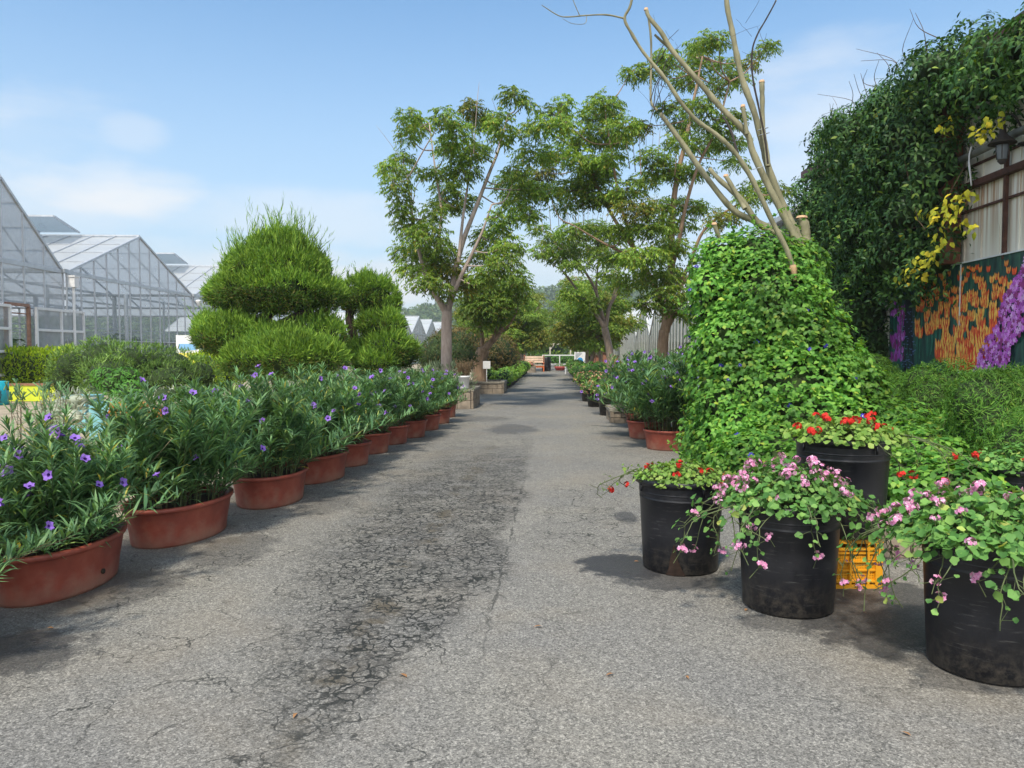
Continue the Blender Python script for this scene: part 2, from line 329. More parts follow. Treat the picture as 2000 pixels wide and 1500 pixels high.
# ------------------------------------------------------------------ scatter helpers
def sphere_pts(n):
    v = rng.normal(size=(n, 3)); return nrm(v)
def blob_points(blobs, per_m2, shell=(.82, 1.04), zmin=None, cull=True, hemi=False):
    """points and outward normals on the joint surface of ellipsoids (cx,cy,cz,rx,ry,rz)"""
    B = np.array([b[:6] for b in blobs], float); PP = []; NN = []; TT = []
    for b in B:
        c, r = b[:3], b[3:6]; p_ = 1.6
        area = 4*math.pi*(((r[0]*r[1])**p_+(r[0]*r[2])**p_+(r[1]*r[2])**p_)/3)**(1/p_)
        n = max(6, int(area*per_m2)); u = sphere_pts(n)
        k = rng.uniform(shell[0], shell[1], (n, 1))
        p = c+u*r*k; nn = nrm(u/r)
        keep = np.ones(n, bool)
        if cull:
            for b2 in B:
                if b2 is b: continue
                keep &= (((p-b2[:3])/b2[3:6])**2).sum(1) > .72
        if zmin is not None: keep &= p[:, 2] > zmin
        PP.append(p[keep]); NN.append(nn[keep])
    return np.concatenate(PP), np.concatenate(NN)
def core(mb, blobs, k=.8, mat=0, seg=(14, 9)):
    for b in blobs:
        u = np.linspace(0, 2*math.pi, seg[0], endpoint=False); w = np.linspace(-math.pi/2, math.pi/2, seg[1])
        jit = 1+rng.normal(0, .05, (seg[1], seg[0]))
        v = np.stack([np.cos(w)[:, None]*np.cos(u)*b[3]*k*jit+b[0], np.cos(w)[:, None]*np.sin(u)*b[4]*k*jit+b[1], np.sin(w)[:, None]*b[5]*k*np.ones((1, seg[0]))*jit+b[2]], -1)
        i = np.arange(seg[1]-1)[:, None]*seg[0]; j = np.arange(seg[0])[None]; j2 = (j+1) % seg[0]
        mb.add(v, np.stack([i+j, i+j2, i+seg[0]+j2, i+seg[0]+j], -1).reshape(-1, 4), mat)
def foliage(mb, blobs, per_m2, L, wr, mode='hang', up=.3, jit=.5, droop=.25, fold=.15, shell=(.82, 1.04), zmin=None, mats=(0,), mw=None, cluster=1, cull=True):
    p, n = blob_points(blobs, per_m2, shell, zmin, cull); k = len(p)
    if cluster > 1:
        p = np.repeat(p, cluster, 0)+rng.normal(0, L[0]*.25, (k*cluster, 3)); n = np.repeat(n, cluster, 0); k = len(p)
    if mode == 'hang':
        t = np.cross(n, rng.normal(size=(k, 3))); d = nrm(t)+n*.35+np.array([0, 0, -up])+rng.normal(0, jit*.4, (k, 3)); nn = n+np.array([0, 0, .55])+rng.normal(0, jit*.6, (k, 3))
    else:
        d = n+np.array([0, 0, up])+rng.normal(0, jit, (k, 3)); nn = rng.normal(size=(k, 3))
    ln = rng.uniform(L[0], L[1], k)
    mi = rng.choice(len(mats), k, p=mw)
    for i, m_ in enumerate(mats):
        s = mi == i
        if s.any(): mb.leaves(p[s], d[s], nn[s], ln[s], ln[s]*wr, droop, fold, m_)
    return mb
def curve(pts, n=8):
    """smooth Catmull-Rom through points"""
    p = np.asarray(pts, float)
    if len(p) < 3: return np.array([p[0]+(p[-1]-p[0])*i/(n-1) for i in range(n)])
    q = np.vstack([2*p[0]-p[1], p, 2*p[-1]-p[-2]]); out = []
    for i in range(1, len(q)-2):
        for t in np.linspace(0, 1, n, endpoint=False):
            a, b, c, d = q[i-1], q[i], q[i+1], q[i+2]
            out.append(.5*((2*b)+(c-a)*t+(2*a-5*b+4*c-d)*t*t+(3*b-a-3*c+d)*t**3))
    out.append(p[-1]); return np.array(out)
# ------------------------------------------------------------------ ground, road, hills
def asphalt():
    m, t, b, _ = newmat('worn_asphalt'); N = t.nodes; L = t.links
    co = N.new('ShaderNodeTexCoord').outputs['Object']; sp = N.new('ShaderNodeSeparateXYZ'); L.new(co, sp.inputs[0]); X, Y = sp.outputs[0], sp.outputs[1]
    def warp(scale, amt):
        n = N.new('ShaderNodeTexNoise'); n.inputs['Scale'].default_value = scale; n.inputs['Detail'].default_value = 4; L.new(co, n.inputs[0])
        a = N.new('ShaderNodeVectorMath'); a.operation = 'SUBTRACT'; L.new(n.outputs['Color'], a.inputs[0]); a.inputs[1].default_value = (.5, .5, .5)
        s = N.new('ShaderNodeVectorMath'); s.operation = 'SCALE'; s.inputs['Scale'].default_value = amt; L.new(a.outputs[0], s.inputs[0])
        d = N.new('ShaderNodeVectorMath'); L.new(co, d.inputs[0]); L.new(s.outputs[0], d.inputs[1]); return d.outputs[0]
    def vor(scale, feat, vec=co):
        v = N.new('ShaderNodeTexVoronoi'); v.feature = feat; v.inputs['Scale'].default_value = scale; L.new(vec, v.inputs['Vector']); return v
    def sm(src, a, b_, to0=0., to1=1.):
        k = N.new('ShaderNodeMapRange'); k.interpolation_type = 'SMOOTHSTEP'; L.new(src, k.inputs[0]); k.inputs[1].default_value = a; k.inputs[2].default_value = b_
        k.inputs[3].default_value = to0; k.inputs[4].default_value = to1; return k.outputs[0]
    A = lambda a, b_: math_(t, 'ADD', a, b_); MU = lambda a, b_: math_(t, 'MULTIPLY', a, b_); SB = lambda a, b_: math_(t, 'SUBTRACT', a, b_); MX = lambda a, b_: math_(t, 'MAXIMUM', a, b_)
    stones = N.new('ShaderNodeSeparateColor'); L.new(vor(175, 'F1').outputs['Color'], stones.inputs[0]); st1 = stones.outputs[0]
    stb = N.new('ShaderNodeSeparateColor'); L.new(vor(88, 'F1').outputs['Color'], stb.inputs[0]); st2 = stb.outputs[1]
    agg = A(MU(st1, .6), MU(st2, .4))
    base = ramp(t, agg, [(.14, (.086, .083, .077)), (.42, (.170, .165, .152)), (.68, (.232, .224, .205)), (.92, (.385, .370, .335))])
    blot = noise(t, .55, 6, .6, vec=co); base = mix(t, 1, base, ramp(t, blot, [(.3, (.86, .87, .90)), (.7, (1.13, 1.11, 1.05))]), 'MULTIPLY')
    tan = ramp(t, noise(t, .9, 5, .6, vec=co, dist=.4), [(.5, (0, 0, 0)), (.72, (1, 1, 1))]); base = mix(t, MU(tan, .25), base, (.27, .22, .155))
    nz = SB(noise(t, 1.1, 5, .62, vec=co), .5); nf = SB(noise(t, 7, 5, .7, vec=co), .5)
    # worn wheel strip, left of the seam
    xs = A(X, A(MU(nz, .55), MU(nf, .25)))
    nar = MU(MX(SB(5.0, Y), 0.0), .30); strip = MU(sm(SB(xs, nar), -2.05, -1.4), sm(A(xs, MU(nar, .75)), -.30, -.46)); strip = MU(strip, sm(A(Y, MU(nz, 3)), 2.0, 3.3)); strip = MU(strip, sm(A(Y, MU(nz, 5)), 15, 7.5))
    strip2 = MU(MU(sm(A(X, MU(nz, 1.2)), -.3, .1), sm(A(X, MU(nz, 1.2)), 1.0, .5)), MU(sm(A(Y, MU(nz, 3)), 5.4, 6.2), sm(A(Y, MU(nz, 3)), 9.5, 7.8)))
    strip3 = MU(sm(A(X, MU(nz, 1.5)), -3.4, -2.7), sm(A(X, MU(nz, 1.5)), -1.7, -2.3)); strip3 = MU(strip3, sm(A(Y, MU(nz, 3)), 5.5, 8))
    pit = ramp(t, A(MU(noise(t, 27, 4, .7, vec=co), .72), MU(noise(t, 3.2, 4, .6, vec=co), .36)), [(.52, (0, 0, 0)), (.56, (1, 1, 1))])
    col = mix(t, MU(MU(pit, A(strip, MU(strip3, .45))), .54), base, (.034, .032, .030))
    col = mix(t, MU(strip, .10), col, (.065, .063, .060))
    moss = MU(MU(sm(math_(t, 'ABSOLUTE', A(A(X, 1.02), MU(nz, .35))), .16, .02), strip), sm(noise(t, 2.6, 5, .7, vec=co), .46, .6)); col = mix(t, MU(moss, .6), col, (.085, .066, .038))
    # cracks
    e1 = vor(12.5, 'DISTANCE_TO_EDGE', warp(9, .14)).outputs['Distance']; c1 = MU(sm(e1, .092, .028), sm(noise(t, 4, 4, .65, vec=co), .36, .50))
    e2 = vor(2.6, 'DISTANCE_TO_EDGE', warp(5, .32)).outputs['Distance']; c2 = sm(e2, .016, .004)
    e3 = vor(.75, 'DISTANCE_TO_EDGE', warp(4, .5)).outputs['Distance']; c3 = sm(e3, .007, .002)
    brk = sm(noise(t, 2.2, 4, .6, vec=co), .42, .55)
    cr = MX(MX(MU(c1, MX(strip, MU(strip2, .35))), MU(c2, MX(MU(strip3, .7), MX(strip2, MU(brk, MU(sm(X, .2, -.6), .8)))))), MU(c3, MU(brk, .35)))
    seam = MU(sm(math_(t, 'ABSOLUTE', A(A(X, .36), MU(nf, .10))), .012, .003), sm(noise(t, 3, 3, vec=co), .38, .5)); seam = MU(MU(seam, sm(Y, 3.0, 4.6)), sm(Y, 11, 7)); cr = MX(cr, MU(seam, .7))
    col = mix(t, MU(cr, .95), col, (.018, .020, .018))
    # damp round the torn pot, shadows painted beside tubs, pots and trees, silt
    wet_shade = None
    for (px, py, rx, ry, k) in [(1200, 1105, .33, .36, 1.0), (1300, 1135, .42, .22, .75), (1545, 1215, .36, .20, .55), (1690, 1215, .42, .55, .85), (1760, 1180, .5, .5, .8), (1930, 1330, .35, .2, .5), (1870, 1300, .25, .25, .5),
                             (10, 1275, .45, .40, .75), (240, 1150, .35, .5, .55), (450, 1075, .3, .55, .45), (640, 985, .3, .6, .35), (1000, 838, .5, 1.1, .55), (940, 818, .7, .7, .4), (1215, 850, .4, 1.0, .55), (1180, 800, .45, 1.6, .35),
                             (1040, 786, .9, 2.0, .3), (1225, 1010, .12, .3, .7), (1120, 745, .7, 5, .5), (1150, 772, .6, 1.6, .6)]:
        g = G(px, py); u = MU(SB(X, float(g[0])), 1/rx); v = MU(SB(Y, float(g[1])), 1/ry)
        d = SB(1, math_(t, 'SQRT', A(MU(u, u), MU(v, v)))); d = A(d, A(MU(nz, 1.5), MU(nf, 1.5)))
        q = MU(sm(d, -.02, .30), k); wet_shade = q if wet_shade is None else MX(wet_shade, q)
    col = mix(t, MU(wet_shade, .88), col, (.030, .030, .034))
    silt = sm(A(A(MU(X, -1), MU(nz, 1.6)), MU(nf, .6)), 2.5, 2.9); col = mix(t, MU(silt, .4), col, (.12, .095, .068))
    L.new(col, b.inputs['Base Color'])
    rg = N.new('ShaderNodeMapRange'); L.new(wet_shade, rg.inputs[0]); rg.inputs[3].default_value = .82; rg.inputs[4].default_value = .5; L.new(rg.outputs[0], b.inputs['Roughness'])
    b.inputs['Specular IOR Level'].default_value = .3
    h = SB(SB(agg, MU(cr, 1.6)), MU(MU(pit, strip), .8)); bump(t, b, h, .45, .005); return m
def flat(name, x0, x1, y0, y1, z, m):
    mb = MB(); mb.add([(x0, y0, z), (x1, y0, z), (x1, y1, z), (x0, y1, z)], [(0, 1, 2, 3)]); o = mb.build(name, m, smooth=False); return tag(o, kind='structure')
sand = mat('sandy_ground', (.36, .30, .215), .95, .3, 1.4, bm=.5); fieldm = mat('field_green', (.12, .17, .06), .95, .45, .25, bm=.4)
flat('ground', -3000, 3000, -400, 4000, -.012, sand)
flat('field', -900, 900, 96, 2500, -.006, fieldm)
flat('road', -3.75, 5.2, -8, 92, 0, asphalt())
def hills():
    nx, ny = 240, 26; x = np.linspace(-700, 620, nx); y = np.linspace(360, 560, ny)
    XX, YY = np.meshgrid(x, y)
    prof = 24+5*np.sin(XX/95+1)+4*np.sin(XX/41+2)+7*np.exp(-((XX-60)/90)**2)
    Z = prof*np.clip((YY-360)/110, 0, 1)**.8
    Z += rng.normal(0, 1.0, Z.shape)*(Z > 3)
    i = np.arange(ny-1)[:, None]*nx; j = np.arange(nx-1)[None]
    f = np.stack([i+j, i+j+1, i+nx+j+1, i+nx+j], -1).reshape(-1, 4)
    mb = MB(); mb.add(np.stack([XX, YY, Z], -1), f)
    tag(mb.build('hills', mat('wooded_slope', (.075, .105, .06), .95, .45, .12, bm=0)), kind='structure')
    # the far wood: leaf clumps on crowns over the slope
    w = MB(); n = 2600; px_ = rng.uniform(-330, 230, n); py_ = rng.uniform(366, 500, n)
    pz = np.array([24+5*math.sin(a/95+1)+4*math.sin(a/41+2)+7*math.exp(-((a-60)/90)**2) for a in px_])*np.clip((py_-360)/110, 0, 1)**.8
    r = rng.uniform(2.0, 4.2, n); K = 26
    u = sphere_pts(n*K); u[:, 2] = np.abs(u[:, 2]); rr = np.repeat(r, K)
    p = np.repeat(np.stack([px_, py_, pz+r*.3], 1), K, 0)+u*rr[:, None]*np.array([1, 1, 1.1])
    w.leaves(p, u+rng.normal(0, .6, u.shape), u+rng.normal(0, .4, u.shape), rng.uniform(1.1, 2.2, n*K), rng.uniform(.9, 1.6, n*K), .3, .1)
    tag(w.build('forest', leafmat('forest_leaf', [(0, (.07, .125, .055)), (.6, (.115, .175, .075)), (1, (.17, .22, .09))], .2, .7, .1, .3, .05)), 'dense green wood covering the low hill behind the nursery', 'forest', kind='stuff')
hills()

# ------------------------------------------------------------------ glasshouses on the left
class Fr:                                            # facade frame: s along the facade, t into the house, z up
    def __init__(s, o, a): s.o = np.array([o[0], o[1], 0.]); s.a = nrm(np.array([a[0], a[1], 0.])); s.n = np.array([-s.a[1], s.a[0], 0.])
    def __call__(s, u, t, z): return s.o+s.a*u+s.n*t+np.array([0, 0, z])
def gable(fr, root, s0, s1, ze, za, depth, step, rails, glass, roofm, framem, skip=None, sa=None, bars=1.0, w=.045, inner=True, mw=None):
    sa = (s0+s1)/2 if sa is None else sa
    top = lambda s: ze+(za-ze)*((s-s0)/(sa-s0) if s < sa else (s1-s)/(s1-sa))
    f = MB(); g = MB(); r = MB(); b = MB(); ns = max(2, round((s1-s0)/step)); ss = np.linspace(s0, s1, ns+1)
    for s in ss:
        z0 = 0
        if skip and skip[0]-.05 < s < skip[1]+.05: z0 = skip[2]
        f.bar(fr(s, -.02, z0), fr(s, -.02, top(s)), mw or w, w, up=fr.a)
    for z in rails:
        segs = [(s0, s1)]
        if skip and z < skip[2]: segs = [(s0, skip[0]), (skip[1], s1)]
        for a_, b_ in segs:
            if b_-a_ > .2: f.bar(fr(a_, -.025, z), fr(b_, -.025, z), .05, .05 if z != ze else .14)
    f.bar(fr(s0, -.03, ze), fr(sa, -.03, za), .07, .09); f.bar(fr(sa, -.03, za), fr(s1, -.03, ze), .07, .09)
    for a_, b_ in zip(ss[:-1], ss[1:]):
        if a_ < sa < b_: pts = [fr(a_, 0, 0), fr(b_, 0, 0), fr(b_, 0, top(b_)), fr(sa, 0, za), fr(a_, 0, top(a_))]
        else: pts = [fr(a_, 0, 0), fr(b_, 0, 0), fr(b_, 0, top(b_)), fr(a_, 0, top(a_))]
        if skip and a_ > skip[0]-.1 and b_ < skip[1]+.1: pts[0] = fr(a_, 0, skip[2]); pts[1] = fr(b_, 0, skip[2])
        g.add(pts, [tuple(range(len(pts)))])
    for (a_, za_, b_, zb_) in ((s0, ze, sa, za), (sa, za, s1, ze)):
        r.add([fr(a_, .0, za_), fr(b_, .0, zb_), fr(b_, depth, zb_), fr(a_, depth, za_)], [(0, 1, 2, 3)])
        for k in np.arange(0, depth+.01, bars): b.bar(fr(a_, k, za_+.03), fr(b_, k, zb_+.03), .04, .04)
        for q in (.25, .5, .75): b.bar(fr(a_+(b_-a_)*q, 0, za_+(zb_-za_)*q+.02), fr(a_+(b_-a_)*q, depth, za_+(zb_-za_)*q+.02), .03, .02)
    b.bar(fr(sa, -.03, za+.05), fr(sa, depth, za+.05), .10, .07)
    f.build('gable_frame', framem, root, False, root.location); g.build('gable_glass', glass, root, False, root.location)
    r.build('roof', roofm, root, False, root.location); b.build('roof_frame', framem, root, False, root.location)
    if inner:
        i = MB()
        for t in np.arange(4, depth, 4):
            for s in (s0, (s0+s1)/2, s1): i.bar(fr(s, t, 0), fr(s, t, ze), .09, .09)
            i.bar(fr(s0, t, ze), fr(s1, t, ze), .08, .10); i.bar(fr(s0, t, ze*.6), fr(s1, t, ze*.6), .04, .05)
            i.bar(fr(s0, t, ze), fr(sa, t, za-.05), .06, .08); i.bar(fr(sa, t, za-.05), fr(s1, t, ze), .06, .08)
            for q in (.3, .7): i.bar(fr(s0+(s1-s0)*q, t, ze), fr(s0+(s1-s0)*(.5+(q-.5)*.4), t, ze+(za-ze)*.55), .04, .05)
        i.build('truss', framem, root, False, root.location)
    gt = MB(); gt.box(fr(s1, depth/2, ze+.02), (.001, .001, .001)); gt = MB()
    gt.bar(fr(s1, -.16, ze+.02), fr(s1, depth, ze+.02), .30, .14); gt.build('gutter', M['galv'], root, False, root.location)
def vent(fr, root, s, t0, t1, z, wdt=1.7):
    v = MB(); a, b_ = fr(s, t0, z+.06), fr(s, t1, z+.06); e = fr.a*wdt*.98; up = np.array([0, 0, .38])
    v.add([a, b_, b_+e+up, a+e+up], [(0, 1, 2, 3)], 1)
    v.bar(a, a+e+up, .06, .06); v.bar(b_, b_+e+up, .06, .06); v.bar(a+e+up, b_+e+up, .07, .07); v.bar((a+b_)/2, (a+b_)/2+e+up, .05, .05)
    lw = e*.6+np.array([0, 0, -.75]); v.bar((a+b_)/2+e*.6+up*.6, (a+b_)/2+lw, .03, .03)
    v.build('roof_vent', [M['alu'], M['ventglass']], root, False, root.location)
M['ventglass'] = glassmat('vent_glass', (.6, .66, .7), (.30, .34, .38), .5, .1)
fl = Fr((-17.77, 26.6), (-.091, 1))
house = thing('greenhouse', fl(5, 0, 0), 'large glass greenhouse with pointed gables and an open doorway behind the lime hedge', 'greenhouse')
D_ = (-4.95, -3.45, 2.95)
gable(fl, house, -7.0, -.12, 4.35, 6.95, 26, 1.147, (.12, 1.2, 2.95, 4.35), M['ribglass'], M['roofglass'], M['alu'], skip=(-3.56, -2.42, 3.02), sa=-3.54)
gable(fl, house, .12, 11.9, 4.35, 6.50, 26, .98, (.12, .95, 1.9, 4.35), M['glass'], M['roofglass'], M['alu'])
gable(fl, house, 12.1, 23.9, 4.35, 6.50, 26, .98, (.12, .95, 1.9, 4.35), M['glass'], M['roofglass'], M['alu'])
gable(fl, house, 24.1, 36.0, 4.35, 6.50, 26, .98, (.12, .95, 1.9, 4.35), M['glass'], M['roofglass'], M['alu'], inner=False)
bw = MB(); bw.add([fl(-7.6, 26, 0), fl(36, 26, 0), fl(36, 26, 4.4), fl(-7.6, 26, 4.4)], [(0, 1, 2, 3)]); bw.build('back_wall', M['ribglass'], house, False, house.location)
vent(fl, house, 5.9, 2.5, 5.9, 6.6, -2.0); vent(fl, house, 17.9, 2.5, 5.9, 6.6, -2.0)
# doorway, its two opened leaves
dj = MB()
for s in (-3.5, -2.3): dj.bar(fl(s, -.06, 0), fl(s, -.06, 3.0), .10, .08, up=fl.a)
dj.bar(fl(-3.5, -.06, 3.0), fl(-2.3, -.06, 3.0), .08, .10); dj.bar(fl(-3.5, .0, 2.72), fl(-2.3, .0, 2.72), .04, .04); dj.bar(fl(-3.5, .0, 1.25), fl(-2.3, .0, 1.25), .04, .04)
dj.build('door_frame', mat('rusty_door_frame', (.30, .17, .12), .7, .3, 8), house, False, house.location)
def leafdoor(s0, s1, t):
    d = MB(); p = MB()
    for s in (s0, (s0+s1)/2, s1): d.bar(fl(s, t, .05), fl(s, t, 2.95), .085, .06, up=fl.a)
    for z in (.08, .75, 1.48, 2.2, 2.92): d.bar(fl(s0, t-.005, z), fl(s1, t-.005, z), .06, .085)
    p.add([fl(s0, t+.02, .08), fl(s1, t+.02, .08), fl(s1, t+.02, 2.9), fl(s0, t+.02, 2.9)], [(0, 1, 2, 3)])
    o = d.build('sliding_door', M['white'], house, False, house.location); p.build('door_panel', M['ribglass'], o, False, house.location)
leafdoor(-2.2, .75, -.26); leafdoor(-6.8, -3.62, -.26)
# white downpipe leaning on the facade, lamps at the valleys
dp = MB(); dp.tube([P(235, 576, 33.2)*1+np.array([.25, 0, 0]), P(249, 690, 32.0)], .085, 8); o = dp.build('pole', M['white']); tag(o, 'long white pole leaning against the glass gable wall', 'pole')
fx = MB()
for s, z in ((0.05, 4.0),): fx.box(fl(s, -.30, z-.02), (.26, .26, .36)); fx.box(fl(s, -.30, z+.19), (.31, .31, .06)); fx.tube([fl(s, -.30, z-.2), fl(s, -.30, .1)], .05, 8)
fx.build('rain_head', M['white'], house, False, house.location)
fx = MB(); fx.lathe([(.01, .1), (.14, .08), (.16, 0), (.09, -.1), (.085, -.22), (.01, -.25)], 12, fl(12.0, -.3, 4.05)); fx.build('wall_lamp', M['white'], house, True, house.location)
# plants standing inside the glasshouse, seen through door and panes
gp = MB()
bl = []
for i in range(70):
    s = rng.uniform(-7, 30); t = rng.uniform(2.0, 14); p = fl(s, t, rng.uniform(.5, 1.3)); bl.append((*p, .8, .8, rng.uniform(.6, 1.1)))
for i in range(22): p = fl(rng.uniform(-4.5, -1.5), rng.uniform(1.6, 3.5), rng.uniform(.6, 2.6)); bl.append((*p, .7, .7, .8))  # extra plant mass added behind the doorway to darken it
core(gp, bl, .6, 1, (9, 6)); foliage(gp, bl, 22, (.25, .45), .45, 'hang', .3, .6, cull=False)
tag(gp.build('indoor_plants', [M['ivy'], M['vinecore']]), 'dark leafy stock plants crowded inside the glass greenhouse', 'plants', kind='stuff')
flat('greenhouse_floor', -46, -17.6, 20, 52, -.004, mat('dark_earth', (.14, .13, .10), .95, .4, 2))

# far block of small gables, left; facade straight along the road
M['slat'] = glassmat('clouded_glass', (.75, .78, .78), (.42, .43, .42), .68, .2)
f2 = Fr((-16.4, 76.2), (0, 1))
h2 = thing('greenhouse', f2(15, 0, 0), 'row of small white-roofed greenhouse gables far off under the hill, left of the pale trunk', 'greenhouse')
for k in range(5): gable(f2, h2, k*9.5+.05, k*9.5+9.4, 3.5, 5.6, 24, 1.05, (.1, 3.5), M['slat'], M['roofglass'], M['alu'], inner=False, bars=2.4, w=.12)
f3 = Fr((7.2, 116), (0, -1))
h3 = thing('greenhouse', f3(40, 0, 0), 'greenhouse with striped clouded glass gables behind the right-hand tree trunks', 'greenhouse')
M['slat2'] = glassmat('lathed_glass', (.62, .66, .60), (.17, .19, .165), .72, .3); M['paleframe'] = mat('pale_frame', (.52, .53, .50), .6, .2, 3)
for k in range(8): gable(f3, h3, k*9.6+.05, k*9.6+9.5, 2.75, 5.6, 22, 1.2, (.1,), M['slat2'], M['roofglass'], M['paleframe'], inner=False, bars=2.4, w=.34, mw=.03)

# ------------------------------------------------------------------ warehouse, right, with mural and lamp
def panelwall():
    m, t, b, _ = newmat('cream_cladding')
    c = t.nodes.new('ShaderNodeTexCoord'); mp = t.nodes.new('ShaderNodeMapping'); mp.inputs['Scale'].default_value = (1, 7, .16); t.links.new(c.outputs['Object'], mp.inputs[0])
    n = noise(t, 1.6, 6, .6, vec=mp.outputs[0]); sp = t.nodes.new('ShaderNodeSeparateXYZ'); t.links.new(c.outputs['Object'], sp.inputs[0])
    base = ramp(t, noise(t, .8, 4), [(.3, (.72, .70, .60)), (.7, (.84, .82, .73))])
    hgt = math_(t, 'MULTIPLY', math_(t, 'SUBTRACT', sp.outputs[2], 2.7), .9, True)
    k = math_(t, 'MULTIPLY', ramp(t, n, [(.45, (0, 0, 0)), (.58, (1, 1, 1))]), hgt)
    cap = math_(t, 'MULTIPLY', math_(t, 'SUBTRACT', 4.05, sp.outputs[2]), 14, True); k = math_(t, 'MULTIPLY', k, cap)
    t.links.new(mix(t, math_(t, 'MULTIPLY', k, .85), base, (.36, .17, .06)), b.inputs['Base Color']); b.inputs['Roughness'].default_value = .6; return m
wh = thing('warehouse', (6.3, 12, 0), 'cream clad warehouse with rust streaks, a purple eave and rusty rails', 'warehouse')
def whb(name, fn, m, smooth=False): mb = MB(); fn(mb); return mb.build(name, m, wh, smooth, wh.location)
def _wall(mb):
    mb.box((11.3, 12, 2.9), (10, 14.8, 5.8))
    for y in np.arange(4.8, 19.3, .46): mb.box((6.292, y, 2.88), (.016, .035, 5.7))
whb('wall', _wall, panelwall())
def _roof(mb):
    mb.add([(6.16, 4.3, 5.80), (6.16, 19.6, 5.80), (11.3, 19.6, 7.2), (11.3, 4.3, 7.2)], [(0, 1, 2, 3)]); mb.box((6.18, 11.95, 5.84), (.10, 15.3, .26))
whb('roof', _roof, mat('purple_eave', (.10, .035, .045), .5, .25, 3))
rust = mat('rusty_steel', (.085, .038, .026), .8, .45, 10)
def _rails(mb):
    for z, w, y1 in ((3.62, .032, 13.1), (4.28, .032, 13.1)): mb.box((6.27, (4.2+y1)/2, z), (.03, y1-4.2, w))
    mb.box((6.23, 8.6, 3.98), (.10, 8.8, .09))
    for y in (11.0, 7.6, 5.2): mb.box((6.235, y, 3.55), (.05, .05, 1.55))
whb('rails', _rails, rust)
whb('post', lambda mb: mb.box((6.13, 12.3, 4.28), (.24, .24, 2.86)), mat('rust_red_post', (.20, .085, .05), .8, .4, 7))
pp = MB(); pp.tube([(6.08, 4, 4.42), (6.08, 13.1, 4.36)], .055, 10); o = pp.build('pipe', mat('grey_pipe', (.27, .26, .23), .6, .25, 5), wh, True, wh.location)
for y in (10.1, 11.5):
    rp = MB(); rp.tube(curve([(6.02, y, 4.46), (6.0, y+.02, 4.3), (6.03, y, 3.9)], 5), .012, 5); rp.tube(curve([(6.02, y, 4.455), (6.01, y+.05, 4.25), (6.03, y+.04, 4.05)], 5), .010, 5); rp.build('rope', M['white'], wh, True, wh.location)
# lamp
lp = thing('wall_lamp', (6.2, 10.52, 4.22), 'old black lantern lamp with a wide hat on the cream warehouse wall', 'lamp')
mb = MB(); mb.lathe([(.0, .25), (.035, .25), (.045, .16), (.07, .12), (.165, .03), (.17, .015), (.15, .015), (.05, .06)], 20, (-.30, 0, 0)); mb.build('lamp_shade', M['darktwig'], lp)
mb = MB(); mb.tube(curve([(-.30, 0, .24), (-.28, 0, .36), (-.18, 0, .40), (-.09, 0, .28), (-.02, 0, .14)], 6), .014, 6); mb.lathe([(.0, 0), (.10, .0), (.09, .03), (0, .04)], 14); mb.build('arm', M['darktwig'], lp)
mb = MB(); mb.lathe([(.075, .0), (.08, -.05), (.065, -.17), (.05, -.19)], 16, (-.30, 0, 0)); mb.build('lamp_glass', M['ventglass'], lp)
mb = MB()
for k in range(6): a = k*math.pi/3; mb.tube([(-.30+.083*math.cos(a), .083*math.sin(a), .01), (-.30+.07*math.cos(a), .07*math.sin(a), -.18)], .006, 4)
mb.lathe([(.05, -.18), (.055, -.21), (.02, -.25), (.0, -.25)], 14, (-.30, 0, 0)); mb.build('cage', M['darktwig'], lp)

